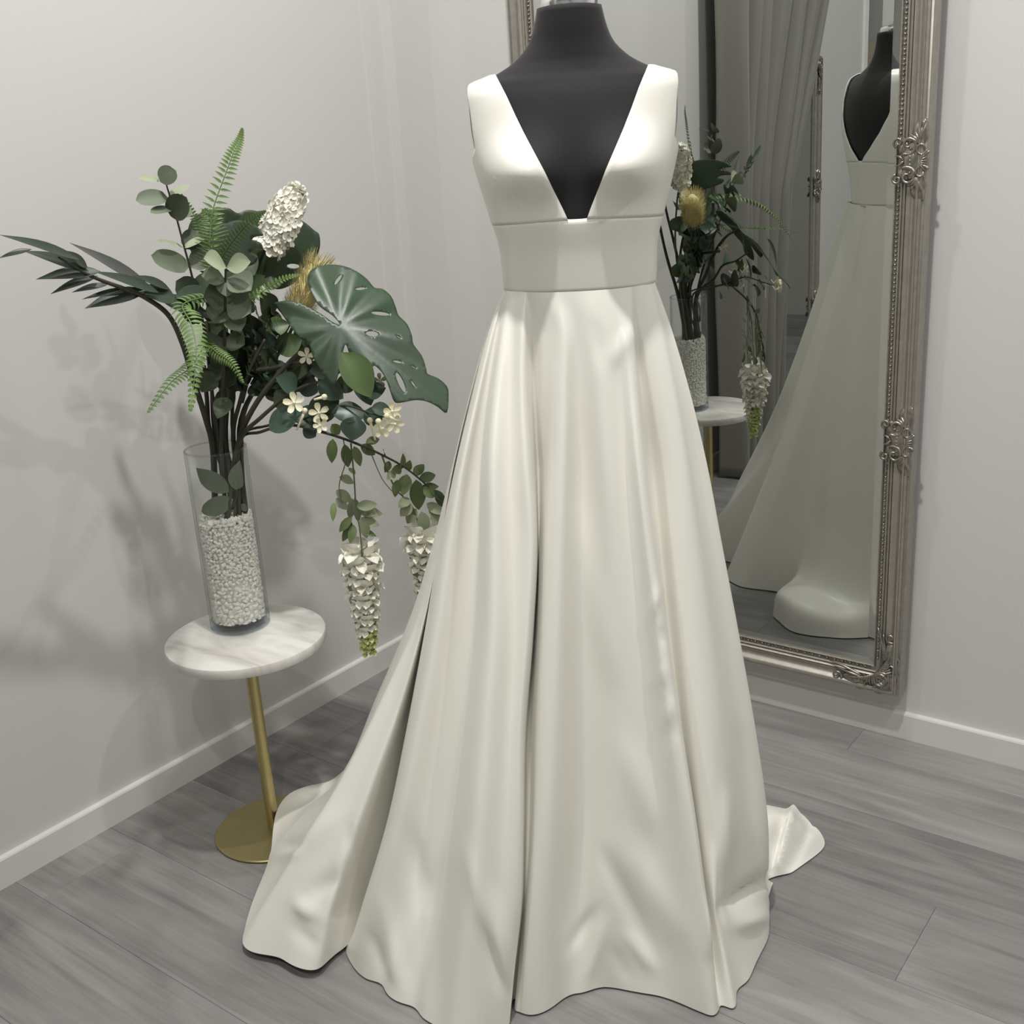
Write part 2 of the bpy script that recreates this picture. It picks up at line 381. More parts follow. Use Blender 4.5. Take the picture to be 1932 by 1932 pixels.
# stepped nib in the corner (two narrow returns)
TX1, TX2 = 0.018, 0.05
bm = bmesh.new(); add_box(bm, 0.0, TX1, -0.207, 0.0, 0.0, ROOM_Z); struct(bm_obj('trim_1', bm, M['wall']), 'stepped corner nib, thin outer return')
bm = bmesh.new(); add_box(bm, 0.0, TX2, -0.150, 0.0, 0.0, ROOM_Z); struct(bm_obj('trim_2', bm, M['wall']), 'stepped corner nib, wider inner return')
struct(skirting('baseboard_left', [(0, -0.207), (0, ROOM_Y)]), 'low white skirting board along the wall by the table')
struct(skirting('baseboard_back', [(ROOM_X, 0), (TX2, 0)]), 'low white skirting board under the tall mirror')
# glazed panel in the left wall (seen only in the mirror)
bm = bmesh.new()
for (a, b, c, d) in ((-3.98, -3.935, .9, 2.3), (-3.545, -3.50, .9, 2.3), (-3.935, -3.545, .9, .95), (-3.935, -3.545, 2.25, 2.3)):
    add_box(bm, -0.10, 0.012, a, b, c, d)
w1 = struct(bm_obj('window_1', bm, M['white_frame']), 'narrow white framed internal window behind the mannequin')
box('window_pane', -0.062, -0.056, -3.935, -3.545, .95, 2.25, M['grey_pane'], w1)
box('woven_shade', -0.045, -0.04, -3.93, -3.55, .95, 1.74, M['woven'], w1)

# ------------------------------------------------------------------ ceiling downlights
for i, (x, y, e) in enumerate(DOWNLIGHTS):
    d = empty('downlight', (x, y, ROOM_Z), 'small round recessed downlight in the white ceiling', 'downlight', 'recessed ceiling downlights')
    mb = MB(); mb.lathe((x, y, ROOM_Z), [(0.062, 0.0), (0.062, -0.004), (0.048, -0.006), (0.045, -0.003)], 32); mb.build('trim_ring', M['white_frame'], d)
    mb = MB(); mb.lathe((x, y, ROOM_Z), [(0.046, -0.003), (0.03, -0.0035), (0.0005, -0.0035)], 32); mb.build('lens_offscreen', M['lamp'], d)
    l = bpy.data.lights.new('downlight_lamp_offscreen', 'AREA'); l.shape = 'DISK'; l.size = 0.09; l.energy = e; l.color = (1.0, 0.988, 0.965)
    lo2 = bpy.data.objects.new('downlight_lamp_offscreen', l); link(lo2, d); lo2.location = (0, 0, -0.012)

# ------------------------------------------------------------------ mannequin
TZ = np.array([0.95, 1.10, 1.21, 1.27, 1.33, 1.38, 1.43, 1.48, 1.52, 1.541, 1.5545, 1.575, 1.60, 1.625, 1.652])
TA = np.array([.085, .112, .127, .129, .142, .155, .166, .172, .173, .167, .130, .093, .069, .059, .0525])
TBF = np.array([.06, .08, .092, .097, .107, .110, .105, .092, .078, .066, .058, .052, .051, .052, .052])
TBB = np.array([.050, .060, .083, .09, .10, .107, .11, .104, .088, .074, .063, .056, .053, .052, .052])
def tin(z, A): return float(np.interp(z, TZ, A))
def spl(A):
    # smooth (monotone cubic) interpolation table
    x = TZ; h = np.diff(x); d = np.diff(A)/h; m = np.zeros(len(x)); m[0] = d[0]; m[-1] = d[-1]
    for i in range(1, len(x)-1): m[i] = 0 if d[i-1]*d[i] <= 0 else 2*d[i-1]*d[i]/(d[i-1]+d[i])
    def fn(z):
        z = min(max(z, x[0]), x[-1]); i = min(int(np.searchsorted(x, z, 'right'))-1, len(x)-2); i = max(i, 0)
        t = (z-x[i])/h[i]; return (A[i]*(1+2*t)*(1-t)**2 + m[i]*h[i]*t*(1-t)**2 + A[i+1]*t*t*(3-2*t) + m[i+1]*h[i]*t*t*(t-1))
    return fn
fa, fbf, fbb = spl(TA), spl(TBF), spl(TBB)
def torso(phi, z, offs=0.0):
    a = fa(z)+offs; s = a*math.sin(phi); c = math.cos(phi)
    b = (fbf(z) if c >= 0 else fbb(z))+offs
    f = b*c
    if c > 0:
        for sg in (-1, 1):
            f += 0.046*math.exp(-((s-sg*0.084)/0.052)**2-((z-1.402)/(0.046 if z > 1.402 else 0.036))**2)*min(1, c*2.2)
        f -= 0.010*math.exp(-(s/0.03)**2-((z-1.40)/0.06)**2)
    return ml(s+0.003, f, z)
man = empty('mannequin', ml(0, 0, 0), 'black dress-form mannequin torso with chrome neck cap, wearing the white gown', 'mannequin')
mb = MB(); rows = []
zs = list(np.linspace(0.95, 1.30, 12))+list(np.linspace(1.315, 1.53, 26))+list(np.linspace(1.534, 1.58, 20))+list(np.linspace(1.586, 1.652, 10))
for z in zs: rows.append([torso(2*PI*k/72, z) for k in range(72)])
rows.append([torso(2*PI*k/72, 1.652)*0.15+np.array(list(ml(0.003, 0, 1.654)))*0.85 for k in range(72)])
mb.grid(rows, True)
mb.f.append(tuple(range(71, -1, -1)))
mb.build('torso', M['black'], man)
mb = MB(); mb.lathe(ml(0.003, 0, 1.652), [(0.0455, 0.0), (0.0465, 0.004), (0.0455, 0.012), (0.040, 0.016), (0.030, 0.018), (0.012, 0.022), (0.010, 0.04), (0.004, 0.05), (0.0003, 0.052)], 40)
mb.build('neck_cap', M['chrome'], man)['label'] = 'polished chrome neck cap'
mb = MB(); mb.lathe(ml(0.003, -0.02, 0.0), [(0.016, 1.0), (0.016, 0.012)], 20); mb.build('stand_pole', M['chrome'], man)
mb = MB(); mb.lathe(ml(0.003, -0.02, 0.0), [(0.0005, 0.001), (0.15, 0.001), (0.15, 0.009), (0.02, 0.016), (0.0005, 0.016)], 48); mb.build('stand_base', M['chrome'], man)

# ------------------------------------------------------------------ wedding dress
dress = empty('wedding_dress', ml(0, 0.05, 0), 'ivory satin wedding gown with plunging V neck, waistband and pleated skirt with train', 'dress')
VIN = ([1.325, 1.34, 1.36, 1.38, 1.40, 1.43, 1.46, 1.49, 1.52, 1.54, 1.5545], [.015, .021, .030, .039, .048, .063, .078, .092, .105, .115, .1235])
VBK = ([1.325, 1.34, 1.36, 1.40, 1.44, 1.48, 1.52, 1.54, 1.5545], [.006, .018, .040, .074, .098, .112, .120, .123, .1235])
def phi_in(z, tab, offs): return math.asin(min(1.0, float(np.interp(z, *tab))/(fa(z)+offs)))
ARM0, ARM1 = 1.425, 1.5435
def arm_half(z):                     # half angle of the armhole either side of the flank
    if z <= ARM0: return 0.0
    t = (z-ARM0)/(1.5545-ARM0); return math.radians(21)*min(1, (t*7)**0.5)*max(0.0, 1-t**6)
OFF = 0.0055
DIP = 0.007
def panel(mb, sg, z0, z1, n, f0, f1, m=22, dip=0.0):
    rows = []
    for i in range(n+1):
        z = z0+(z1-z0)*i/n; a, b = f0(z), f1(z); rows.append([torso(sg*(a+(b-a)*j/m), z-dip*(1-i/n)*math.sin(a+(b-a)*j/m)**2, OFF) for j in range(m+1)])
    if sg < 0: rows = [r[::-1] for r in rows]
    mb.grid(rows)
mb = MB()
for sg in (-1, 1):
    pin = lambda z: phi_in(z, VIN, OFF); pbk = lambda z: PI-phi_in(z, VBK, OFF)
    panel(mb, sg, 1.3255, ARM0, 18, pin, lambda z: PI/2, 24, DIP)
    panel(mb, sg, 1.3255, ARM0, 18, lambda z: PI/2, pbk, 24, DIP)
    panel(mb, sg, ARM0, 1.5545, 34, pin, lambda z: max(pin(z), PI/2-arm_half(z)), 24)
    panel(mb, sg, ARM0, 1.5545, 34, lambda z: min(pbk(z), PI/2+arm_half(z)), pbk, 24)
bod = mb.build('bodice', M['satin'], dress); bod['label'] = 'plain satin bodice with wide shoulder straps'
md_ = bod.modifiers.new('weld', 'WELD'); md_.merge_threshold = 0.0006
so = bod.modifiers.new('thick', 'SOLIDIFY'); so.thickness = 0.0025; so.offset = 1.0
mb = MB(); rows = []
def band_top(phi): return 1.3285-DIP*math.sin(phi)**2-0.0025*math.exp(-(math.atan2(math.sin(phi), math.cos(phi))/.2)**2)
for i in range(15):
    t = i/14; rows.append([torso(2*PI*k/96, 1.206+(band_top(2*PI*k/96)-1.206)*t, 0.004+0.0015*t) for k in range(96)])
mb.grid(rows, True); bnd = mb.build('waistband', M['satin'], dress)
so = bnd.modifiers.new('thick', 'SOLIDIFY'); so.thickness = 0.002; so.offset = 1.0
# seams of the bodice: bust darts, under-bust piping and neckline binding
for sg in (-1, 1):
    pts = []
    for i in range(15):
        t = i/14; z = 1.40+(1.328-1.40)*t; s = 0.132+(0.075-0.132)*t**0.8; pts.append(torso(sg*math.asin(min(1, s/(fa(z)+OFF))), z, OFF+0.0026))
    mb = MB(); mb.tube(pts, [0.0004+0.0008*math.sin(PI*min(1, i/14+0.1))**0.5 for i in range(15)], 6); mb.build('bust_dart', M['satin'], bod)
mb = MB(); mb.tube([torso(2*PI*k/120, band_top(2*PI*k/120)-0.001, OFF+0.0012) for k in range(121)], 0.0008, 6, False); mb.build('underbust_seam', M['satin'], bod)
mb = MB(); mb.tube([torso(2*PI*k/120, 1.2070, 0.0055) for k in range(121)], 0.0009, 6, False); mb.build('waist_seam', M['satin'], bnd)

# skirt: columns of control points running from waist to hem, all round the dress
LV = [533, 620, 740, 880, 1030, 1200, 1380, 1550, 1700]
def waist_pt(x):
    s = (x-1092)*0.00093; s = max(-0.1285, min(0.1285, s)); c = math.sqrt(max(0, 1-(s/0.132)**2)); return s+0.003, 0.099*c
def col_px(pts, hem, df=0.0, fw=None, zh=0.004, pw=1.0, q0=0.75, q1=0.25):
    x0 = pts[0][0]; s0, f0 = waist_pt(x0)
    if fw is not None: f0 = fw
    H = to_ml(on_z(hem[0], hem[1], zh)); out = []
    n = len(pts)
    for i, (x, y) in enumerate(pts):
        q = ((y-533)/(hem[1]-533))**pw; f = f0+(H[1]-f0)*q+df*min(1, 4*q)*(1-(1-q1)*min(1, max(0, (q-q0)/max(1e-6, min(0.25, 1-q0)))))
        p = md(x, y, f)
        if i == 0: p = np.array([s0, f0, 1.209])
        out.append(p)
    out.append(out[-1]*0.45+H*0.55); out.append(H); return out
def C(xs, hem, df=0.0, **k): return col_px(list(zip(xs, LV)), hem, df, **k)
def col_local(ws, wf, hem, pw=1.2, bulge=0.0, zh=0.004, end=None, ref=None):
    hem_, hem = hem, (ref or hem)
    zl = [1.209, 1.125, 1.005, 0.865, 0.725, 0.565, 0.40, 0.245, 0.125, 0.06, zh]; out = []
    for z in zl:
        t = 1-z/1.209; q = t**pw; out.append(np.array([ws+(hem[0]-ws)*q, wf+(hem[1]-wf)*q-bulge*math.sin(PI*t), z]))
    out[-1] = np.array([hem_[0], hem_[1], zh])
    if end:
        for i, e in enumerate(end): out[len(out)-1-len(end)+i] = np.array(e, float)
    return out
cols = []
# --- back of the skirt (seen in the mirror), from the right tail round to the left train
cols += [col_local(0.128, -0.02, (0.345, 0.045), 1.0, ref=(.31, .03), end=[(.295, .03, .12), (.315, .04, .05)]),
         col_local(0.126, -0.03, (0.385, 0.015), 1.0, ref=(.295, .0), end=[(.29, .0, .12), (.33, .0, .06)]),
         col_local(0.124, -0.035, (0.475, -0.075), 1.0, zh=0.006, ref=(.285, -.05), end=[(.285, -.05, .12), (.39, -.06, .075)]),
         col_local(0.12, -0.042, (0.435, -0.135), 1.0, zh=0.045, ref=(.275, -.09), end=[(.28, -.09, .11), (.37, -.115, .075)]),
         col_local(0.115, -0.05, (0.39, -0.165), 1.0, zh=0.006, ref=(.265, -.13), end=[(.265, -.13, .09), (.32, -.15, .05)]),
         col_local(0.10, -0.065, (0.27, -0.17), 1.3),
         col_local(0.085, -0.075, (0.205, -0.285), 1.0, ref=(.16, -.19), end=[(.17, -.20, .10), (.20, -.27, .055)]),
         col_local(0.06, -0.083, (0.10, -0.365), 1.0, ref=(.085, -.24), end=[(.09, -.25, .105), (.10, -.35, .085)]),
         col_local(0.035, -0.088, (0.01, -0.375), 1.0, ref=(.015, -.25), end=[(.02, -.26, .11), (.012, -.36, .09)]),
         col_local(0.012, -0.088, (-0.055, -0.33), 1.0, ref=(-.04, -.24), end=[(-.04, -.25, .10), (-.05, -.32, .07)]),
         col_local(0.0, -0.082, (-0.10, -0.235), 1.0), col_local(-0.02, -0.088, (-0.17, -0.26), 1.15),
         col_local(-0.045, -0.086, (-0.26, -0.33), 1.25), col_local(-0.065, -0.08, (-0.36, -0.33), 1.25), col_local(-0.08, -0.072, (-0.43, -0.25), 1.1),
         col_local(-0.09, -0.066, (-0.52, -0.29), 1.5), col_local(-0.10, -0.06, (-0.63, -0.33), 1.9, zh=.02)]
TOP = [(947, 533), (922, 620), (889, 740), (856, 880)]
cols += [col_px(TOP+[(822, 1020), (784, 1150), (716, 1310), (642, 1468), (592, 1502)], (553, 1492), fw=-0.055, pw=1.7, zh=.05),
         col_px(TOP+[(822, 1020), (784, 1150), (717, 1310), (641, 1467), (566, 1538)], (519, 1565), fw=-0.05, pw=1.6, zh=.045),
         col_px(TOP+[(822, 1025), (785, 1155), (719, 1310), (642, 1468), (548, 1585)], (492, 1655), fw=-0.045, pw=1.5, zh=0.03),
         col_px(TOP+[(823, 1028), (787, 1160), (721, 1312), (645, 1466), (546, 1625)], (463, 1750), fw=-0.04, pw=1.4, zh=0.02),
         col_px(TOP+[(825, 1030), (790, 1160), (725, 1312), (652, 1462), (563, 1618)], (477, 1795), fw=-0.035, pw=1.35, zh=0.016),
         col_px(TOP+[(827, 1030), (796, 1160), (742, 1316), (674, 1480), (592, 1650)], (532, 1812), fw=-0.03, pw=1.3, zh=0.02),
         col_px(TOP+[(829, 1030), (800, 1170), (756, 1325), (697, 1490), (636, 1665)], (596, 1829), fw=-0.025, pw=1.25, zh=0.02),
         col_px(TOP+[(831, 1030), (804, 1180), (768, 1340), (726, 1505), (672, 1665)], (640, 1795), fw=-0.02, df=-0.03, pw=1.2, zh=0.012),
         C([949, 929, 899, 868, 838, 810, 778, 744, 700], (667, 1764), df=-0.06, fw=-0.01)]
# --- front: outer left panel
cols += [C([948, 924, 892, 859, 829, 800, 766, 731, 688], (657, 1802), fw=0.005),
         C([950, 931, 903, 873, 848, 822, 788, 752, 712], (690, 1848), df=0.02),
         C([954, 937, 914, 890, 876, 858, 830, 800, 768], (728, 1866), df=-0.004),
         C([957, 940, 920, 905, 900, 890, 868, 846, 822], (772, 1896), df=-0.02),
         C([958, 942, 922, 908, 904, 896, 877, 857, 838], (800, 1925), df=0.012),
         C([966, 951, 938, 930, 931, 930, 916, 902, 890], (845, 1950), df=0.034),
         C([978, 969, 964, 962, 968, 970, 962, 952, 944], (905, 1955), df=0.006),
         C([989, 984, 984, 992, 1002, 994, 981, 979, 976], (948, 1938), df=0.020),
         C([993, 990, 992, 1002, 1011, 1003, 990, 988, 985], (963, 1928), df=0.008),
         C([995, 999, 1008, 1015, 1016, 1008, 995, 992, 988], (966, 1890), df=-0.05, q0=0.42, q1=0.2),
# --- front: centre panel
         C([1003, 1018, 1024, 1026, 1021, 1013, 1001, 997, 990], (972, 1900), df=-0.022),
         C([1016, 1042, 1043, 1040, 1033, 1025, 1015, 1009, 1000], (985, 1909), df=0.006),
         C([1040, 1062, 1064, 1062, 1058, 1052, 1046, 1040, 1034], (1030, 1911), df=0.010),
         C([1070, 1086, 1091, 1096, 1100, 1104, 1104, 1100, 1088], (1088, 1870), df=-0.022),
         C([1110, 1124, 1134, 1144, 1153, 1162, 1166, 1162, 1148], (1140, 1863), df=0.008),
         C([1148, 1162, 1172, 1184, 1198, 1214, 1230, 1236, 1232], (1230, 1880), df=-0.002),
         C([1172, 1182, 1191, 1203, 1220, 1242, 1266, 1290, 1304], (1322, 1905), df=0.018),
         C([1184, 1193, 1202, 1215, 1233, 1256, 1283, 1309, 1328], (1357, 1913), df=0.012),
         C([1187, 1199, 1212, 1228, 1245, 1263, 1286, 1311, 1331], (1360, 1900), df=-0.062),
# --- front: right panel
         C([1196, 1212, 1232, 1252, 1266, 1284, 1304, 1324, 1342], (1376, 1897), df=-0.03),
         C([1207, 1230, 1254, 1274, 1292, 1312, 1332, 1350, 1358], (1396, 1876), df=-0.010),
         C([1220, 1247, 1272, 1294, 1314, 1337, 1360, 1376, 1378], (1413, 1842), df=0.004),
         C([1226, 1258, 1290, 1318, 1343, 1370, 1398, 1418, 1424], (1441, 1775), df=-0.024),
         C([1232, 1267, 1302, 1335, 1363, 1395, 1426, 1449, 1452], (1456, 1716), df=0.0)]
nc = len(cols); R0 = len(cols[0])
colsS = [cr_chord(c, 12) for c in cols]                     # smooth down each column
nr = len(colsS[0]); SUB = 9; rows = []
for i in range(nr):
    ring = cr_chord(np.array([c[i] for c in colsS]), SUB, closed=True)
    t = i/(nr-1)
    # fine soft wrinkles towards the hem
    r = []
    for j, p in enumerate(ring):
        u = j/SUB; wv = 0.0045*max(0, t-0.55)*math.sin(u*2.3+5*t)+0.004*max(0, t-0.7)*math.sin(u*4.1-9*t+1)
        d = np.array([p[0], p[1]]); L = max(np.linalg.norm(d), 1e-6)
        r.append(ml(p[0]+d[0]/L*wv*3, p[1]+d[1]/L*wv*3, max(p[2], 0.003)))
    rows.append(r)
CREASE = [  # ridge (+) or valley (-): start, end as seen from the front, height, half width in pixels
    ((1090, 980), (1150, 1270), .006, 24), ((1180, 1400), (1235, 1570), .006, 24), ((1140, 1610), (1235, 1800), -.007, 15), ((1185, 1600), (1290, 1780), .007, 28),
    ((1070, 1795), (1125, 1715), -.006, 11), ((1108, 1850), (1140, 1740), .005, 12), ((1185, 1760), (1228, 1830), .006, 10), ((1160, 1790), (1185, 1850), -.004, 9),
    ((1222, 1170), (1246, 1108), .004, 8), ((1225, 1290), (1262, 1262), .004, 8), ((1240, 1215), (1256, 1190), -.003, 7), ((1245, 1360), (1275, 1330), .004, 8), ((1250, 1395), (1280, 1380), -.003, 7),
    ((1195, 620), (1150, 690), .004, 16), ((1120, 600), (1140, 700), -.003, 14), ((1025, 640), (1020, 860), .004, 8),
    ((930, 1690), (958, 1850), .008, 14), ((905, 1740), (945, 1870), -.006, 12), ((880, 1600), (930, 1780), .004, 16), ((770, 1560), (800, 1700), -.006, 18), ((800, 1700), (735, 1850), .006, 20), ((835, 1640), (805, 1870), -.006, 18), ((725, 1700), (760, 1880), .005, 16), ((700, 1760), (730, 1850), -.004, 10),
    ((1346, 1600), (1338, 1800), .008, 10), ((1362, 1712), (1458, 1652), -.014, 12), ((1375, 1745), (1450, 1720), .010, 20), ((1368, 1500), (1372, 1650), .007, 12), ((1395, 1380), (1425, 1560), -.004, 14),
    ((556, 1700), (600, 1730), .007, 16), ((625, 1735), (668, 1695), .006, 14), ((590, 1690), (640, 1650), -.006, 16), ((575, 1600), (640, 1530), .004, 18), ((548, 1745), (600, 1790), -.003, 14), ((520, 1600), (575, 1588), -.005, 8), ((515, 1618), (570, 1606), .005, 8), ((655, 1560), (668, 1680), -.005, 9)]
def to_px(P):
    d = np.asarray(P)-CAM; zc = d@_f; return 966+FPX*(d@_r)/zc, 966-FPX*(d@_u)/zc
def seg_d(px, py, a, b):
    ax, ay = a; bx, by = b; vx, vy = bx-ax, by-ay; L2 = vx*vx+vy*vy; t = ((px-ax)*vx+(py-ay)*vy)/L2; tc_ = min(1, max(0, t))
    return math.hypot(px-ax-vx*tc_, py-ay-vy*tc_), max(0.0, math.sin(PI*(0.06+0.88*tc_)))**0.8
FR0 = 17*SUB
TAILC = [((1497, 1530), (1466, 1636), .016, 9), ((1476, 1550), (1456, 1640), -.012, 8), ((1528, 1556), (1492, 1632), -.010, 9)]
for i in range(int(nr*.7), nr):
    for j in range(0, 5*SUB):
        P = rows[i][j]; x, y = to_px(P); dz = sum(h*math.exp(-(seg_d(x, y, a, b)[0]/wd)**2) for a, b, h, wd in TAILC)
        rows[i][j] = P+np.array([0, 0, max(dz, .003-P[2])])
for i in range(int(nr*0.04), nr):
    for j in range(FR0, len(rows[i])):
        P = rows[i][j]; x, y = to_px(P); dsp = 0.0
        for a, b, h, wd in CREASE:
            d, tp = seg_d(x, y, a, b)
            if d < 3*wd: dsp += 1.25*h*tp*math.exp(-(d/wd)**2)
        if dsp:
            L = to_ml(P); o_ = np.array([L[0]*0.5, max(L[1], 0.05)]); o_ /= np.linalg.norm(o_); rows[i][j] = ml(L[0]+o_[0]*dsp, L[1]+o_[1]*dsp, max(L[2]+0.2*dsp, .003))
mb = MB(); mb.grid(rows, True)
sk = mb.build('skirt', M['satin'], dress); sk['label'] = 'floor-length pleated satin skirt with a short train'

# ------------------------------------------------------------------ mirrors
def frame_pt(u, v, W, H, wdt): pass
PROF = [(0.000, .026), (0.000, .031), (.003, .033), (.0045, .030), (.005, .027), (.013, .027), (.0135, .033), (.0155, .036), (.018, .0355), (.020, .031), (.0205, .036), (.0235, .0395), (.026, .038), (.0272, .033),
        (.028, .036), (.033, .0345), (.039, .035), (.045, .039), (.050, .0455), (.053, .050), (.056, .0515), (.0565, .048), (.059, .0475), (.0615, .047), (.062, .040), (.066, .038), (.068, .036), (.069, .030), (.069, .0)]
def build_mirror(name, org, ux, nz, W, H, lean, label, orn_pos, orn=True):
    """org: lower corner of the glass at the wall, ux: along the wall, nz: out of the wall, W x H glass size"""
    org = Vector(org); ux = Vector(ux).normalized(); nz = Vector(nz).normalized(); uz = Vector((0, 0, 1))
    uzl = (uz*math.cos(lean)+nz*math.sin(lean)); nzl = (nz*math.cos(lean)-uz*math.sin(lean))
    P = lambda u, v, d: org+ux*u+uzl*v+nzl*d
    root = empty(name, org+ux*(W/2)-uz*0.07, label, 'mirror')
    flip = ux.cross(uzl).dot(nzl) > 0
    mb = MB(); rows = []
    for wd, d in PROF: rows.append([P(-wd, -wd, d), P(W+wd, -wd, d), P(W+wd, H+wd, d), P(-wd, H+wd, d)])
    mb.grid(rows, True)
    if not flip: mb.f = [f[::-1] for f in mb.f]
    fr_ = mb.build('frame', M['silver'], root, smooth=True, auto=38)
    bv = .017; mb = MB(); mb.add([P(-.002, -.002, .0262), P(W+.002, -.002, .0262), P(W+.002, H+.002, .0262), P(-.002, H+.002, .0262), P(bv, bv, .027), P(W-bv, bv, .027), P(W-bv, H-bv, .027), P(bv, H-bv, .027)],
                      [q if flip else q[::-1] for q in ((4, 5, 6, 7), (0, 1, 5, 4), (1, 2, 6, 5), (2, 3, 7, 6), (3, 0, 4, 7))]); mb.build('mirror_glass', M['mirror'], root, smooth=False)
    mb = MB(); mb.add([P(-.05, -.05, .004), P(W+.05, -.05, .004), P(W+.05, H+.05, .004), P(-.05, H+.05, .004)], [(0, 1, 2, 3)]); mb.build('backing', M['stem'], root, smooth=False)
    # beading: one joined strip of small pearls and bars in the inner channel
    mb = MB()
    def bead_run(a, b, side):
        n = int((b-a)/0.019)
        for i in range(n):
            t = a+(b-a)*(i+.5)/n
            if side == 'l': c = P(-.009, t, .0285); al = uzl; ac = ux
            elif side == 'r': c = P(W+.009, t, .0285); al = uzl; ac = ux
            elif side == 'b': c = P(t, -.009, .0285); al = ux; ac = uzl
            else: c = P(t, H+.009, .0285); al = ux; ac = uzl
            mb.blob(c, ac*.0032, al*.0034, nzl*.0045, 8, 5); mb.blob(c+al*.0085, ac*.0026, al*.0042, nzl*.003, 6, 4)
    bead_run(0.01, H-.01, 'l'); bead_run(0.01, H-.01, 'r'); bead_run(.01, W-.01, 'b'); bead_run(.01, W-.01, 't')
    mb.build('beading', M['silver_dark'], fr_)['kind'] = 'stuff'
    # carved ornaments
    def scroll(mb, c, A, B, r0, turns, a0, rad, dz, sgn=1):
        pts = []; rr = []
        n = 26
        for i in range(n):
            t = i/(n-1); th = a0+sgn*turns*2*PI*t; r = r0*(1-0.82*t); pts.append(c+A*(r*math.cos(th))+B*(r*math.sin(th))+nzl*(dz+0.003*math.sin(PI*t))); rr.append(1.45*rad*(1-0.45*t))
        mb.tube(pts, rr, 6)
    def leaf_rib(mb, p, q, bow, rad):
        a = Vector(p); b = Vector(q); s = (b-a).cross(nzl).normalized(); pts = []; rr = []
        for i in range(9):
            t = i/8; pts.append(a.lerp(b, t)+s*bow*math.sin(PI*t)+nzl*0.004*math.sin(PI*t)); rr.append(1.35*rad*(0.35+0.65*math.sin(PI*min(1, t+.15))))
        mb.tube(pts, rr, 6)
    def mid_orn(c, al, ac):           # al along the rail, ac outwards from the glass
        mb = MB(); z = .045; al = al*1.22; ac = ac*1.2
        mb.blob(c+nzl*(z-.008), ac*.016, al*.024, nzl*.013, 14, 8)
        for k in range(-3, 4): mb.blob(c+al*(k*.0065)+nzl*(z+.0035-abs(k)*.001), ac*.0022, al*.0028, nzl*.003, 6, 4)
        for sg in (-1, 1):
            scroll(mb, c+al*(sg*.026)-ac*.004+nzl*z, ac, al*sg, .017, 1.15, -2.2, .0028, .0, 1)
            scroll(mb, c+al*(sg*.030)-ac*.022+nzl*z, -ac, al*sg, .009, 1.2, -1.2, .0022, -.002, 1)
            scroll(mb, c+al*(sg*.020)+ac*.020+nzl*z, ac, -al*sg, .013, 1.0, 0.4, .0024, .002, 1)
            leaf_rib(mb, c-ac*.012+nzl*z, c-ac*.028+al*(sg*.008)+nzl*(z-.006), .004*sg, .0022)
            for j in range(6):
                leaf_rib(mb, c+ac*(.010+.001*j)+al*(sg*.026)+nzl*z, c+ac*(.024-.007*j)+al*(sg*(.066-.006*j*(1 if j > 2 else .3)))+nzl*(z-.003), .004*sg, .003)
            mb.blob(c+ac*.019+al*(sg*.055)+nzl*(z-.004), ac*.007, al*.015, nzl*.008, 10, 6)
        for j in range(-3, 4): leaf_rib(mb, c+ac*.012+nzl*z, c+ac*.029+al*(j*.006)+nzl*(z+.002), .001, .0022)
        mb.blob(c+ac*.004+nzl*(z-.009), ac*.026, al*.038, nzl*.012, 16, 8)
        for sg in (-1, 1):
            mb.blob(c+ac*.013+al*(sg*.042)+nzl*(z-.009), ac*.015, al*.024, nzl*.011, 12, 6); mb.blob(c-ac*.012+al*(sg*.022)+nzl*(z-.009), ac*.012, al*.016, nzl*.010, 12, 6)
        mb.build('ornament', M['silver_dark'], fr_)
    def corner_orn(c, a, b):          # a, b point inward along the two rails
        mb = MB(); z = .045; dg = (a+b).normalized(); a = a*1.28; b = b*1.28
        mb.blob(c+dg*.045+nzl*(z-.010), dg*.034, (a-b).normalized()*.034, nzl*.018, 16, 8)
        for ax_, bx_ in ((a, b), (b, a)):
            scroll(mb, c+ax_*.030+bx_*.030+nzl*(z+.006), ax_, bx_, .018, 1.1, -.6, .003, .0)
            scroll(mb, c+ax_*.055+bx_*.016+nzl*z, ax_, bx_, .014, 1.2, 2.2, .0028, .0)
            scroll(mb, c+ax_*.118+bx_*.018+nzl*z, ax_, -bx_, .010, 1.2, 2.6, .0026, -.002)
            for j in range(9):
                leaf_rib(mb, c+ax_*(.040+.003*j)+bx_*(.044-.002*j)+nzl*(z+.003), c+ax_*(.030+.007*j)+bx_*(.008+.0012*j)+nzl*z, .004, .0026)
            for j in range(4):
                leaf_rib(mb, c+ax_*(.068)+bx_*(.028-.002*j)+nzl*(z-.001), c+ax_*(.134-.012*j)+bx_*(.044-.011*j)+nzl*(z-.005), .005*(1-j*.6), .003)
            mb.blob(c+ax_*.082+bx_*.018+nzl*(z-.006), ax_*.028, bx_*.012, nzl*.010, 10, 6)
            edge = [c+ax_*(.008+.011*q)+bx_*(.004+.004*math.sin(q*1.9))+nzl*(z-.001) for q in range(9)]
            mb.tube(smooth_path([tuple(e) for e in edge], 3), .0028, 6)
        for j in range(5): leaf_rib(mb, c+dg*.03+nzl*(z+.005), c+dg*(.078)+(a-b)*(.010*(j-2))+nzl*(z-.004), .002, .003)
        mb.build('ornament', M['silver_dark'], fr_)
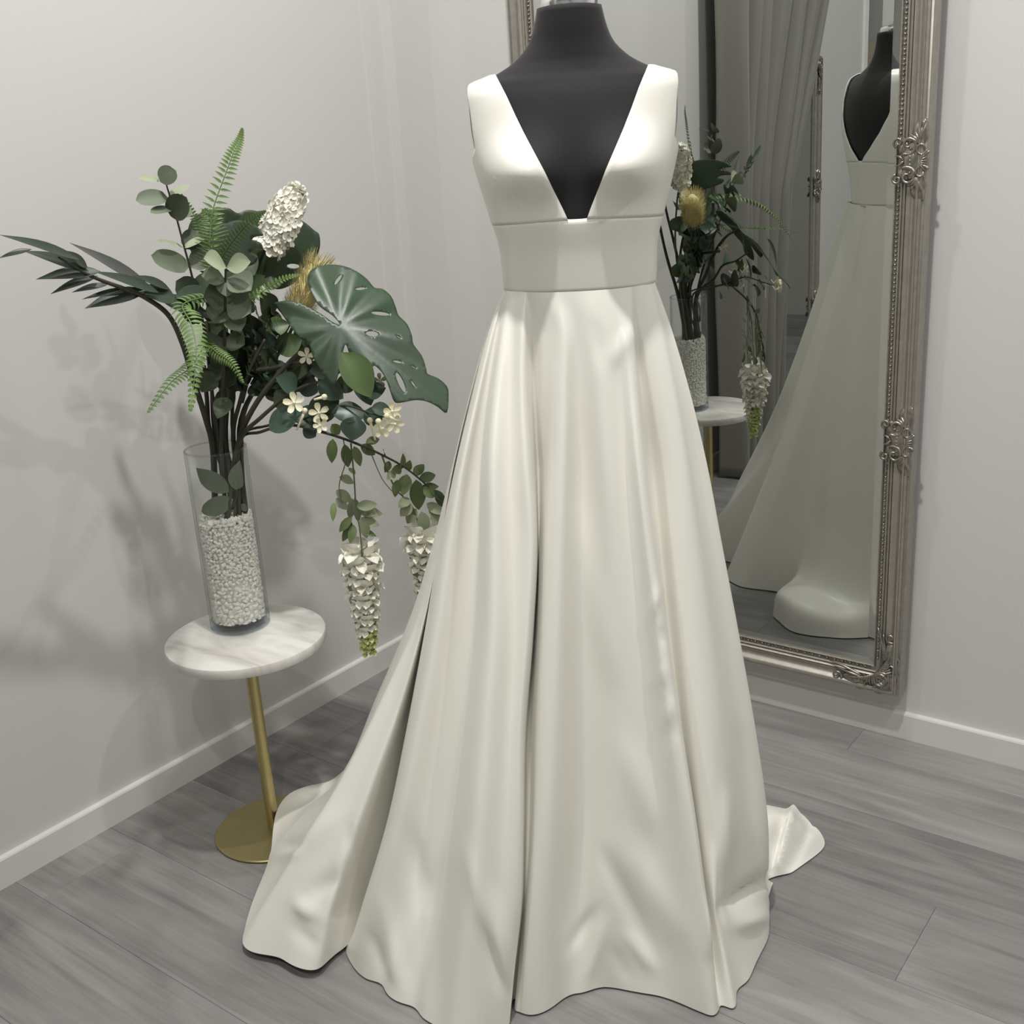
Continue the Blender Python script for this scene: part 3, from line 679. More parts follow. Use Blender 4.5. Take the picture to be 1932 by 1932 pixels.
    if orn:
        e = .066
        corner_orn(P(-e, -e, 0), ux, uzl); corner_orn(P(W+e, -e, 0), -ux, uzl); corner_orn(P(-e, H+e, 0), ux, -uzl); corner_orn(P(W+e, H+e, 0), -ux, -uzl)
        for v in orn_pos:
            mid_orn(P(-.036, v, 0), uzl, -ux); mid_orn(P(W+.036, v, 0), uzl, ux)
        for u in (W/2,): mid_orn(P(u, -.036, 0), ux, -uzl); mid_orn(P(u, H+.036, 0), ux, uzl)
    return root
build_mirror('wall_mirror', (0.432, -0.012, 0.197), (1, 0, 0), (0, -1, 0), 0.908, 1.74, math.radians(0.7),
             'tall ornate silver framed mirror on the wall behind the gown', (0.57, 1.17))
build_mirror('wall_mirror', (0.012, -2.78, 0.075), (0, 1, 0), (1, 0, 0), 0.42, 1.53, 0.0,
             'smaller ornate silver mirror standing beside the grey curtain, seen in reflection', (0.47, 1.03))

# ------------------------------------------------------------------ curtain (seen in the big mirror)
cur = empty('curtain', (0.138, -2.1, 0), 'grey pleated curtain drawn aside along the white wall, seen in the mirror', 'curtain')
NF = 7; rows = []
for i in range(61):
    z = 2.52-(2.52-0.012)*i/60
    if z > 1.15: q = (2.52-z)/(2.52-1.15); yb = -3.05+(-2.28+3.05)*q**0.92
    else: q = (1.15-z)/1.15; yb = -2.28+0.10*math.sin(q*PI/2)
    ya = -1.725; row = []
    for j in range(NF*16+1):
        u = j/(NF*16); ph = u*NF*2*PI; amp = 0.055*(0.8+0.25*math.sin(u*9+1.3))
        y = ya+(yb-ya)*(u**1.0); row.append((0.138+amp*(1-2*abs(math.cos(ph/2))**5)+0.006*math.sin(z*5+u*20), y+0.008*math.cos(ph)*math.sin(z*2.2), z))
    rows.append(row)
mb = MB(); mb.grid(rows); c_ = mb.build('drape', M['curtain'], cur)
so = c_.modifiers.new('thick', 'SOLIDIFY'); so.thickness = 0.002
mb = MB(); mb.tube([(0.138, -1.66, 2.535), (0.138, -3.13, 2.535)], 0.014, 12); mb.build('curtain_rod', M['silver'], cur)
for y in (-1.68, -3.11):
    mb = MB(); mb.tube([(0.0, y, 2.535), (0.138, y, 2.535)], 0.009, 10); mb.build('rod_bracket', M['silver'], cur)

# ------------------------------------------------------------------ side table
TC = (0.350, -1.114)
tb = empty('side_table', (TC[0], TC[1], 0), 'small round side table with white marble top and brass pedestal', 'side table')
mb = MB(); R = 0.170
mb.lathe((TC[0], TC[1], 0), [(0.0005, .460), (R-.006, .460), (R-.002, .462), (R, .466), (R, .479), (R-.0015, .4825), (R-.005, .484), (0.0005, .484)], 96); mb.build('table_top', M['marble'], tb, auto=35)
mb = MB(); mb.lathe((TC[0], TC[1], 0), [(.0005, .007), (.0135, .007), (.0135, .460), (.0005, .460)], 32); mb.build('pedestal', M['brass'], tb, auto=40)
mb = MB(); mb.lathe((TC[0], TC[1], 0), [(.0005, .001), (.128, .001), (.130, .003), (.130, .005), (.128, .007), (.0005, .007)], 80); mb.build('base', M['brass'], tb, auto=35)

# ------------------------------------------------------------------ vase and pebbles
VX, VY, VB, VT, VR = 0.296, -1.082, 0.484, 0.884, 0.0640
va = empty('glass_vase', (VX, VY, VB), 'tall clear glass cylinder vase holding white pebbles on marble table', 'vase')
mb = MB(); mb.lathe((VX, VY, VB), [(VR, 0.018), (VR, .398), (VR-.001, .400), (VR-.003, .400), (VR-.004, .398), (VR-.004, 0.020), (VR-.010, 0.0165), (.0005, .0165)], 64); gw_ = mb.build('glass_wall', M['glass'], va)
mb = MB(); mb.lathe((VX, VY, VB), [(.0005, 0.0005), (VR-.004, 0.0005), (VR, .004), (VR, .018), (VR-.006, .0158), (.0005, .0158)], 64); mb.build('glass_base', M['glass_base'], va)
mb = MB(); rim = [(VX+(VR-.002)*math.cos(2*PI*k/64), VY+(VR-.002)*math.sin(2*PI*k/64), VT-.0005) for k in range(65)]; mb.tube(rim, 0.0022, 8, False)
mb.build('rim', M['glass_base'], gw_)
PT = 0.735
def pebble(mb, c, r):
    n = Vector((random.gauss(0, 1), random.gauss(0, 1), random.gauss(0, 1))).normalized(); a = n.orthogonal().normalized(); b = n.cross(a)
    ph = random.uniform(0, 6); a, b = a*math.cos(ph)+b*math.sin(ph), b*math.cos(ph)-a*math.sin(ph)
    k = [random.uniform(.7, 1.15) for _ in range(8)]; v = []
    sc = (r*random.uniform(.8, 1.25), r*random.uniform(.65, 1.0), r*random.uniform(.55, .85))
    i = 0
    for sx in (-1, 1):
        for sy in (-1, 1):
            for sz in (-1, 1): v.append(Vector(c)+(a*sx*sc[0]+b*sy*sc[1]+n*sz*sc[2])*k[i]*.62); i += 1
    v += [Vector(c)+a*sc[0]*.95, Vector(c)-a*sc[0]*.95, Vector(c)+b*sc[1]*.95, Vector(c)-b*sc[1]*.95, Vector(c)+n*sc[2]*.95, Vector(c)-n*sc[2]*.95]
    # cube corners 0..7 (x,y,z bits), face centres 8..13
    F = []
    for ctr, q in ((8, (4, 6, 7, 5)), (9, (0, 1, 3, 2)), (10, (2, 3, 7, 6)), (11, (0, 4, 5, 1)), (12, (1, 5, 7, 3)), (13, (0, 2, 6, 4))):
        for e in range(4): F.append((ctr, q[e], q[(e+1) % 4]))
    mb.add(v, F)
mb = MB(); Ri = VR-.0045
mb.lathe((VX, VY, 0), [(.0005, VB+.022), (Ri-.009, VB+.022), (Ri-.009, PT-.010), (.0005, PT-.008)], 32)
z = VB+.021
while z < PT:
    fr = (z-VB)/(PT-VB); r = 0.0085-0.0030*min(1, fr*1.6)
    n = int(2*PI*Ri/(r*1.55))
    for i in range(n):
        th = 2*PI*(i+random.uniform(-.45, .45))/n; rr = Ri-r*1.02-random.uniform(0, .0016)
        pebble(mb, (VX+rr*math.cos(th), VY+rr*math.sin(th), z+random.uniform(-.4, .4)*r), r)
    z += r*1.28
for i in range(330):
    th = random.uniform(0, 2*PI); rr = (Ri-.006)*math.sqrt(random.random()); pebble(mb, (VX+rr*math.cos(th), VY+rr*math.sin(th), PT+random.uniform(-.005, .004)), .0060)
for q, (x_, y_, z_) in enumerate(mb.v):
    r_ = math.hypot(x_-VX, y_-VY); k_ = min(1.0, .0592/max(r_, 1e-9)); mb.v[q] = (VX+(x_-VX)*k_, VY+(y_-VY)*k_, max(z_, VB+.0203))
pb = mb.build('pebbles', M['pebble'], smooth=False); tag(pb, 'white crushed pebbles filling the lower vase', 'pebbles', kind='stuff')

# ------------------------------------------------------------------ flowers and foliage
def leaf_mesh(base, tip, width, nrm, cup=0.18, bend=0.08, shape='ovate', n=9, fold=0.0, wav=0.0):
    b = np.array(base, float); t = np.array(tip, float); ax = t-b; L = np.linalg.norm(ax); ax = ax/max(L, 1e-6)
    nn = np.array(nrm, float); nn = nn-ax*(nn@ax); nn /= max(np.linalg.norm(nn), 1e-6); sd = np.cross(ax, nn); rows = []
    for i in range(n+1):
        q = i/n
        if shape == 'ovate': wv = math.sin(PI*q**0.85)**0.8
        elif shape == 'round': wv = math.sqrt(max(0, 1-(2*q-1)**2))
        elif shape == 'lance': wv = math.sin(PI*q**0.75)
        elif shape == 'petal': wv = math.sin(PI*(q**1.25*.86+.0))**0.7
        elif shape == 'obovate': wv = math.sin(PI*q**1.3)**0.75
        else: wv = math.sin(PI*q**0.6)**0.9
        wv = max(wv, 0.02); c = b+ax*(L*q)+nn*(bend*L*math.sin(PI*q)); row = []
        for j in (-1, -.55, 0, .55, 1):
            row.append(c+sd*(j*wv*width/2)+nn*(cup*width*wv*(j*j)-fold*width*wv*(1-abs(j))+wav*width*math.sin(q*11+j*2)*abs(j)))
        rows.append(row)
    return rows
OBST = []                                  # points of stems and blades that filler leaves keep away from
def clear_of(parent, base, tip, width, nrm):
    O_ = np.array([p for n, p in OBST if n != parent.name]); L = np.array([p for r in leaf_mesh(base, tip, width, nrm, n=5) for p in r])
    return float(np.sqrt(((O_[None]-L[:, None])**2).sum(-1)).min())
def leaf(parent, base, tip, width, m, nrm=None, name='leaf', **k):
    if nrm is None: nrm = VK*1.0+np.array([0, 0, .5])+np.array([random.uniform(-.4, .4), random.uniform(-.4, .4), random.uniform(-.2, .3)])
    mb = MB(); mb.grid(leaf_mesh(base, tip, width, nrm, **k)); return mb.build(name, m, parent)
def stem(parent, pts, r, m=None, name='stem', seg=8):
    P = smooth_path(pts, 6); mb = MB(); OBST.extend((parent.name, p) for p in P)
    rr = r if not hasattr(r, '__len__') else list(np.interp(np.linspace(0, 1, len(P)), np.linspace(0, 1, len(r)), r))
    mb.tube(P, rr, seg); return mb.build(name, m or M['stem'], parent)
FOOT = lambda dx=0, dy=0, dz=0: np.array([VX+0.009+dx*1.8, VY+0.003+dy*1.8, PT-0.002+dz])     # where stems meet the pebbles
def LIP(a, b, r=.051): q = VS*a+VK*b; return np.array([VX, VY, VT+.004])+q/np.linalg.norm(q)*r          # just inside the vase mouth
def plant(name, label, cat, foot, group=None): return empty(name, foot, label, cat, group)
FG = 'artificial stems arranged in the glass vase'

# palm frond leaning to the left
f0 = FOOT(-.01, -.012); pl = plant('palm_frond', 'dark green split-leaf palm frond arching out over the wall side', 'palm frond', f0, FG)
stem(pl, [f0, pv(402, 850, .0), pv(388, 790, .02), pv(366, 720, .05), pv(345, 650, .09), pv(318, 595, .13), pv(275, 562, .17), pv(235, 545, .20), pv(170, 520, .24), pv(110, 485, .28)], [.0065, .0065, .006, .006, .0055, .005, .0045, .004, .003, .0015])
for bx, by, tx, ty, w_, d0, d1, mm in [(275, 548, 160, 582, 30, .17, .20, 'palm'), (300, 552, 176, 512, 20, .17, .22, 'palm'), (190, 512, 68, 527, 24, .23, .26, 'palm'), (185, 520, 95, 555, 16, .22, .25, 'palm'),
        (285, 545, 131, 458, 22, .16, .22, 'palm_grey'), (168, 512, 42, 473, 22, .24, .28, 'palm'), (150, 490, -2, 443, 17, .26, .32, 'palm'), (60, 470, -4, 488, 10, .29, .31, 'palm'), (165, 505, 118, 472, 18, .24, .27, 'palm'),
        (330, 560, 262, 552, 44, .14, .17, 'palm'), (300, 562, 405, 602, 34, .13, .10, 'palm'), (330, 560, 430, 560, 40, .12, .06, 'palm'), (205, 536, 135, 552, 12, .21, .23, 'palm_grey'), (250, 545, 154, 565, 12, .19, .21, 'palm'), (320, 545, 250, 520, 18, .14, .18, 'palm')]:
    leaf(pl, pv(bx, by, d0), pv(tx, ty, d1), w_*PXM, M[mm], shape='lance', bend=0.04, cup=.1, nrm=VK+np.array([0, 0, .9]))

# eucalyptus sprig, upright and leggy
f0 = FOOT(-.004, .0); eu = plant('eucalyptus_sprig', 'leggy silver-dollar eucalyptus sprig standing tall left of the ferns', 'eucalyptus', f0, FG)
stem(eu, [f0, pv(412, 840, .0), pv(400, 740, .02), pv(385, 620, .05), pv(362, 520, .07), pv(346, 460, .08), pv(330, 400, .09), pv(318, 362, .095), pv(311, 338, .10)], [.004, .004, .0038, .003, .0022, .002, .0018, .0016, .0012])
for bx, by, tx, ty, w_, d0, d1, mm, nr in [(302, 343, 332, 322, 38, .10, .10, 'euc_dark', (0, 0, 1.2)), (300, 343, 262, 334, 16, .09, .06, 'euc_light', (0, 0, 2)), (316, 372, 256, 378, 30, .095, .11, 'euc', (0, 0, .8)), (318, 372, 358, 350, 18, .09, .07, 'euc_light', (0, 0, 2)),
        (324, 394, 284, 402, 20, .09, .12, 'euc', (0, 0, 1.5)), (322, 408, 352, 372, 42, .09, .12, 'euc_dark', (0, 0, .4)), (326, 398, 360, 392, 34, .085, .06, 'euc', (0, 0, .5)),
        (345, 467, 296, 454, 14, .08, .11, 'euc_light', (0, 0, 2)), (347, 468, 388, 448, 16, .08, .07, 'euc_light', (0, 0, 2)), (350, 470, 372, 436, 34, .075, .05, 'euc_dark', (0, 0, .3)), (356, 505, 285, 482, 36, .08, .11, 'euc', (0, 0, .6)), (360, 505, 402, 470, 38, .07, .05, 'euc', (0, 0, .4)),
        (372, 560, 332, 530, 44, .07, .10, 'euc_dark', (0, 0, .4)), (375, 560, 408, 520, 46, .06, .08, 'euc', (0, 0, .4)), (380, 600, 342, 590, 34, .05, .08, 'euc_dark', (0, 0, .6))]:
    leaf(eu, pv(bx, by, d0), pv(tx, ty, d1), w_*PXM, M[mm], shape='round', cup=.10, bend=.03, nrm=VK+np.array(nr)*.7)

# eucalyptus bunch, dense, in front
f0 = FOOT(.006, -.008); eb = plant('eucalyptus_sprig', 'dense eucalyptus sprig with pale round leaves at the front of the bouquet', 'eucalyptus', f0, FG)
stem(eb, [f0, pv(418, 850, .03), pv(420, 740, .06), pv(424, 640, .10), pv(425, 560, .13), pv(426, 505, .14)], [.004, .004, .0035, .003, .0025, .0015])
for bx, by, tx, ty, w_, d0, d1, mm in [(427, 505, 384, 488, 40, .14, .17, 'euc_light'), (427, 506, 473, 494, 36, .14, .17, 'euc_light'), (426, 530, 380, 520, 36, .135, .15, 'euc'), (426, 522, 428, 560, 34, .13, .15, 'euc'), (428, 525, 474, 548, 54, .13, .16, 'euc'), (426, 560, 384, 560, 46, .12, .14, 'euc_dark'),
        (428, 560, 474, 590, 52, .12, .15, 'euc'), (426, 575, 404, 610, 44, .11, .13, 'euc_dark'), (430, 590, 455, 625, 40, .11, .14, 'euc'), (424, 600, 385, 600, 50, .09, .1, 'euc_dark'), (430, 540, 450, 515, 30, .12, .12, 'euc_dark'), (424, 640, 390, 665, 60, .09, .1, 'euc_dark'), (424, 640, 462, 650, 46, .08, .1, 'euc_dark')]:
    leaf(eb, pv(bx, by, d0), pv(tx, ty, d1), w_*PXM, M[mm], shape='obovate', cup=.16, bend=.04)

# fern fronds
def frond(parent, pts, wmax, m, nrm=None, w0=.6, tipq=.08, pairs=22, droop=0.0):
    P = smooth_path(pts, 8); mb = MB(); L = len(P); mb.tube(P, list(np.linspace(.0016, .0006, L)), 5)
    nn = np.array(nrm if nrm is not None else VK+np.array([0, 0, .4]), float)
    for i in range(pairs):
        q = (i+.5)/pairs*(L-1.01); k = int(q); fq = q-k; p = P[k]*(1-fq)+P[k+1]*fq; ax = P[min(k+2, L-1)]-P[max(k-1, 0)]; ax /= np.linalg.norm(ax)
        n_ = nn-ax*(nn@ax); n_ /= np.linalg.norm(n_); sd = np.cross(ax, n_); t = i/pairs
        ww = wmax*(w0+(1-w0)*min(1, t*4))*(1-max(0, (t-.35)/.65)**1.3*(1-tipq))
        sp = np.linalg.norm(P[-1]-P[0])/pairs*.72
        for sg in (-1, 1):
            tip = p+sd*sg*ww*.5+ax*ww*.12-n_*droop*ww; mb.grid(leaf_mesh(p, tip, max(sp, .002), n_, cup=.1, bend=.06*(1 if droop == 0 else 2), shape='obl', n=4))
    return mb.build('frond', m, parent)
f0 = FOOT(.0, .012); fe = plant('fern', 'bright green sword fern bunch with long toothed fronds', 'fern', f0, FG)
stem(fe, [f0, pv(406, 830, -.028), pv(398, 700, -.005), pv(393, 600, .03), pv(390, 520, .05)], [.0035, .0035, .003, .003, .002])
frond(fe, [pv(390, 520, .05), pv(396, 450, .03), pv(402, 395, .01), pv(425, 330, -.005), pv(440, 290, -.012), pv(452, 265, -.017), pv(457, 243, -.018)], 42*PXM, M['fern'], pairs=34)
frond(fe, [pv(388, 560, .1), pv(345, 575, .18), pv(360, 610, .25), pv(370, 660, .30), pv(366, 720, .34), pv(359, 776, .37)], 44*PXM, M['fern'], pairs=30, droop=.25)
frond(fe, [pv(392, 640, .1), pv(362, 690, .22), pv(322, 722, .32), pv(279, 779, .41)], 36*PXM, M['fern_dark'], pairs=24, nrm=VK+np.array([0, 0, 1.2]), droop=.1)
frond(fe, [pv(386, 640, .1), pv(408, 664, .14), pv(438, 685, .17), pv(459, 722, .19)], 26*PXM, M['fern'], pairs=22, droop=.3)
frond(fe, [pv(398, 510, .08), pv(402, 460, .08), pv(398, 420, .07), pv(385, 395, .06)], 62*PXM, M['fern_dark'], pairs=20, nrm=VK)
frond(fe, [pv(410, 500, .08), pv(435, 460, .10), pv(470, 420, .13), pv(502, 398, .15)], 34*PXM, M['fern_dark'], pairs=24)
frond(fe, [pv(392, 500, .05), pv(382, 450, .03), pv(365, 405, .02), pv(342, 366, .02)], 24*PXM, M['fern_dark'], pairs=24)
frond(fe, [pv(430, 590, .05), pv(480, 560, .05), pv(530, 528, .055), pv(566, 518, .06)], 22*PXM, M['fern'], pairs=22)

# split leaves: monstera and friends, cut outline with slits, cupped and veined
def cut_leaf(parent, outline, holes, dfun, m, name='leaf_blade', maxlen=11):
    def inside(p, poly):
        c = False; n = len(poly)
        for q in range(n):
            (x1, y1), (x2, y2) = poly[q], poly[q-1]
            if (y1 > p[1]) != (y2 > p[1]) and p[0] < (x2-x1)*(p[1]-y1)/(y2-y1)+x1: c = not c
        return c
    V = []; E_ = []
    for poly in [outline]+list(holes):
        n0 = len(V); V += [Vector(q) for q in poly]; E_ += [(n0+q, n0+(q+1) % len(poly)) for q in range(len(poly))]
    xs_ = [q[0] for q in outline]; ys_ = [q[1] for q in outline]; st_ = 6.0; yy = min(ys_); row_ = 0
    while yy < max(ys_):
        xx = min(xs_)+(st_/2 if row_ % 2 else 0)
        while xx < max(xs_):
            if inside((xx, yy), outline) and not any(inside((xx, yy), h) for h in holes) and min((xx-v.x)**2+(yy-v.y)**2 for v in V[:len(outline)]) > 9: V.append(Vector((xx, yy)))
            xx += st_
        yy += st_*.87; row_ += 1
    cv, ce, cf = delaunay_2d_cdt(V, E_, [], 0, 1e-4)[:3]
    bm = bmesh.new(); vv = [bm.verts.new((v.x, v.y, 0)) for v in cv]
    for t in cf:
        c = (sum(cv[q].x for q in t)/3, sum(cv[q].y for q in t)/3)
        if inside(c, outline) and not any(inside(c, h) for h in holes): bm.faces.new([vv[q] for q in t])
    bmesh.ops.delete(bm, geom=[v for v in bm.verts if not v.link_faces], context='VERTS')
    for v in bm.verts: v.co = Vector(pv(v.co.x, v.co.y, dfun(v.co.x, v.co.y)))
    bmesh.ops.recalc_face_normals(bm, faces=bm.faces)
    o = bm_obj(name, bm, m, parent, smooth=True); OBST.extend((parent.name, np.array(v.co)) for v in list(o.data.vertices)[::4]); s_ = o.modifiers.new('thick', 'SOLIDIFY'); s_.thickness = .0012; return o
def oval(cx, cy, L, w_, ang, n=12): return [(cx+L/2*math.cos(2*PI*i/n)*math.cos(ang)-w_/2*math.sin(2*PI*i/n)*math.sin(ang), cy+L/2*math.cos(2*PI*i/n)*math.sin(ang)+w_/2*math.sin(2*PI*i/n)*math.cos(ang)) for i in range(n)]
def rounded(pts, sub=4):
    n = len(pts); out = []
    for i in range(n):
        p0, p1, p2, p3 = [np.array(pts[(i+k) % n], float) for k in (-1, 0, 1, 2)]
        for k in range(sub):
            t = k/sub; out.append(tuple(0.5*((2*p1)+(-p0+p2)*t+(2*p0-5*p1+4*p2-p3)*t*t+(-p0+3*p1-3*p2+p3)*t**3)))
    return out
f0 = FOOT(.012, .004); mo = plant('monstera_leaf', 'large glossy monstera leaf with slits hanging over the gown side', 'monstera leaf', f0, FG)
stem(mo, [f0, pv(448, 850, .02), pv(478, 770, .05), pv(540, 690, .07), pv(600, 640, .09), pv(640, 618, .115)], [.006, .006, .0055, .005, .0045, .003])
out1 = [(641, 612), (628, 596), (605, 580), (590, 560), (581, 535), (584, 514), (602, 503), (632, 500), (662, 507), (690, 525), (706, 543), (722, 546), (738, 560), (747, 582), (752, 596), (768, 612), (777, 634), (780, 650), (796, 672), (804, 696), (807, 706), (826, 714), (842, 728), (846, 744), (843, 779), (826, 768), (806, 758), (784, 755), (756, 760),
        (744, 758), (736, 738), (728, 716), (718, 700), (706, 690), (700, 700), (690, 706), (676, 690), (660, 668), (652, 650), (646, 670), (640, 700), (632, 726), (622, 720), (606, 700), (592, 676), (582, 648), (562, 634), (545, 612), (530, 590), (518, 574), (526, 569), (550, 568), (580, 578), (608, 594), (628, 608)]
out1 = rounded(out1, 3)
def d1(x, y):
    u = ((x-640)*0.79+(y-615)*0.61)/255; v = (-(x-640)*0.61+(y-615)*0.79)/120
    th = math.atan2(y-615, x-640); r = math.hypot(x-640, y-615)/120
    return .13+(.13*u if u > 0 else .13*u)+.05*v-.03*v*v-.02*u*u-.011*abs(v)+.006*math.sin(th*9)*min(1, r)*min(1, abs(v)*4)
cut_leaf(mo, out1, [oval(638, 528, 24, 6, -.95), oval(680, 545, 20, 5, -.1), oval(718, 592, 36, 7, .12), oval(702, 630, 24, 10, .1), oval(752, 636, 9, 2, .5), oval(750, 683, 18, 5, .2), oval(780, 693, 11, 2, .5), oval(756, 722, 42, 10, 1.15), oval(780, 725, 16, 3, .95)], d1, M['monstera'])
f0 = FOOT(.0, .02); m2 = plant('monstera_leaf', 'broad dark monstera leaf tucked behind the white flower spike', 'monstera leaf', f0, FG)
stem(m2, [f0, pv(422, 830, -.035), pv(436, 700, -.075), pv(462, 580, -.105), pv(485, 520, -.115)], [.006, .006, .005, .0045, .003])
d2 = lambda x, y: -.115-.00025*abs(x-500)-.0000015*(y-450)**2
cut_leaf(m2, rounded([(485, 520), (455, 500), (440, 470), (448, 430), (475, 402), (510, 398), (545, 408), (572, 418), (592, 434), (602, 443), (603, 468), (592, 492), (572, 505), (560, 530), (530, 545), (505, 540)], 4), [oval(553, 502, 24, 9, .05)], d2, M['monstera'])
f0 = FOOT(-.008, .015); m3 = plant('anthurium_leaf', 'wide dark heart-shaped leaf behind the upright fern', 'leaf', f0, FG)
stem(m3, [f0, pv(414, 830, -.02), pv(420, 700, -.04), pv(425, 560, -.075), pv(428, 490, -.085)], [.0055, .0055, .005, .004, .003])
d3 = lambda x, y: -.085-.00025*abs(x-430)
cut_leaf(m3, rounded([(430, 510), (392, 500), (362, 478), (354, 440), (364, 412), (388, 398), (410, 394), (430, 392), (448, 402), (466, 396), (488, 400), (500, 418), (502, 455), (488, 490), (462, 510)], 4), [], d3, M['leaf_dark'])

f0 = FOOT(.004, .01); m4 = plant('monstera_leaf', 'dark split monstera leaf turned towards the mirror behind the eucalyptus', 'monstera leaf', f0, FG)
stem(m4, [f0, pv(426, 830, -.02), pv(436, 700, -.03), pv(440, 580, .0), pv(447, 512, .03)], [.005, .005, .0045, .004, .003])
d4 = lambda x, y: .005+.0017*(x-425)-.000004*(y-455)**2
cut_leaf(m4, rounded([(448, 512), (420, 505), (398, 488), (392, 462), (404, 440), (424, 424), (446, 416), (468, 418), (486, 428), (497, 444), (484, 446), (476, 452), (492, 458), (496, 470), (482, 470), (474, 476), (486, 484), (482, 496), (466, 504)], 4), [], d4, M['monstera'])
# filler foliage
f0 = FOOT(.004, .016); gl = plant('greenery_spray', 'dark leafy filler spray packed in the middle of the bouquet', 'foliage', f0, FG)
for pts in ([f0, pv(424, 830, -.01), pv(424, 760, .0), pv(418, 690, .02), pv(410, 640, .03)], [f0+np.array([.006, .004, 0]), pv(440, 830, .0), pv(452, 760, .02), pv(470, 700, .04), pv(500, 640, .05)], [f0+np.array([-.004, .006, 0]), pv(400, 830, -.02), pv(390, 750, -.01), pv(385, 690, .0)],
            [f0+np.array([.008, .0, 0]), pv(456, 800, .0), pv(490, 720, .0), pv(530, 660, .01), pv(560, 600, .0)], [pv(455, 760, .02), pv(470, 690, .0), pv(462, 640, .0)], [pv(480, 700, .03), pv(540, 690, .06), pv(590, 680, .07)]):
    stem(gl, pts, [.0055, .005, .004, .003][:max(2, len(pts)-1)], seg=7)
FILL = [(440, 690, 400, 650, 60, 'leaf_dark'), (430, 700, 460, 640, 56, 'leaf_dark'), (420, 720, 385, 700, 50, 'leaf_dark'), (440, 730, 470, 700, 46, 'leaf_dark'), (470, 690, 440, 740, 40, 'leaf_dark'), (480, 700, 520, 660, 50, 'leaf_mid'), (500, 690, 540, 720, 48, 'leaf_teal'), (520, 660, 570, 640, 46, 'leaf_mid'),
        (540, 700, 590, 690, 44, 'leaf_dark'), (560, 680, 600, 650, 40, 'leaf_mid'), (580, 690, 630, 710, 40, 'leaf_dark'), (480, 640, 460, 590, 44, 'leaf_dark'), (500, 630, 530, 590, 46, 'leaf_dark'), (510, 600, 490, 550, 50, 'leaf_dark'), (470, 560, 500, 520, 50, 'leaf_mid'), (530, 600, 560, 560, 46, 'leaf_dark'), (490, 560, 530, 520, 50, 'leaf_mid'),
        (540, 640, 560, 600, 40, 'leaf_mid'), (410, 740, 440, 770, 44, 'leaf_dark'), (400, 700, 380, 740, 40, 'leaf_dark'), (430, 640, 390, 620, 56, 'leaf_dark'), (455, 650, 470, 610, 40, 'leaf_dark'), (450, 480, 480, 520, 46, 'leaf_dark'), (440, 560, 400, 540, 46, 'leaf_dark'), (560, 720, 600, 740, 42, 'leaf_teal'), (600, 720, 640, 700, 40, 'leaf_mid'),
        (520, 730, 560, 745, 40, 'leaf_dark'), (430, 750, 410, 790, 34, 'leaf_dark'), (470, 730, 500, 745, 40, 'leaf_dark'), (455, 520, 430, 480, 48, 'leaf_dark'), (520, 690, 490, 660, 36, 'leaf_dark'), (580, 640, 610, 620, 34, 'leaf_dark'), (500, 500, 540, 540, 44, 'leaf_mid'), (430, 690, 415, 735, 44, 'leaf_dark'), (590, 720, 560, 690, 38, 'leaf_dark')]
_r2 = random.Random(3)
for _ in range(46):
    cx, cy = _r2.uniform(405, 590), _r2.uniform(545, 735); an = _r2.uniform(0, 2*PI); L_ = _r2.uniform(34, 56)
    if cx+cy < 1000 or cy > 760-0.35*abs(cx-470): continue
    FILL.append((cx, cy, cx+L_*math.cos(an), cy+L_*.7*math.sin(an), _r2.uniform(30, 50), _r2.choice(['leaf_dark', 'leaf_dark', 'leaf_mid', 'leaf_teal'])))
f0 = FOOT(.012, -.012); lm = plant('lemon_leaf_stem', 'green lemon-leaf stem hanging below the monstera leaf', 'foliage', f0, FG)
stem(lm, [f0, LIP(.95, .5), pv(492, 788, .075), pv(560, 735, .09), pv(620, 715, .12), pv(655, 690, .15)], [.005, .005, .004, .003, .002])
for bx, by, tx, ty, w_, d0, d1_, mm in [(645, 665, 700, 750, 58, .215, .235, 'leaf_mid'), (672, 700, 700, 765, 44, .14, .15, 'leaf_teal'), (640, 740, 670, 700, 34, .12, .13, 'leaf_dark'), (600, 720, 648, 752, 40, .12, .13, 'leaf_teal'), (690, 745, 728, 732, 36, .16, .17, 'leaf_teal'), (560, 732, 520, 712, 40, .09, .11, 'leaf_teal')]:
    leaf(lm, pv(bx, by, d0), pv(tx, ty, d1_), w_*PXM, M[mm], cup=.14, bend=.05)

# sprig of leaves low in the vase
f0 = FOOT(.008, -.016); lv = plant('leaf_sprig', 'short sprig with grey-green oval leaves inside the vase neck', 'leaf sprig', f0, FG)
stem(lv, [f0, pv(446, 940, .03), pv(444, 915, .035), pv(440, 905, .035)], [.002, .002, .0015, .001])
for bx, by, tx, ty, w_, d0, d1_ in [(432, 928, 366, 884, 36, .035, .045), (444, 924, 456, 868, 36, .035, .04), (440, 942, 372, 968, 36, .035, .045), (452, 958, 472, 956, 16, .03, .04)]:
    o = leaf(lv, pv(bx, by, d0), pv(tx, ty, d1_), w_*PXM, M['euc'], cup=.06, bend=.02, nrm=VK)
    for v in o.data.vertices:
        r_ = math.hypot(v.co.x-VX, v.co.y-VY)
        if r_ > .0575: v.co.x = VX+(v.co.x-VX)*.0575/r_; v.co.y = VY+(v.co.y-VY)*.0575/r_

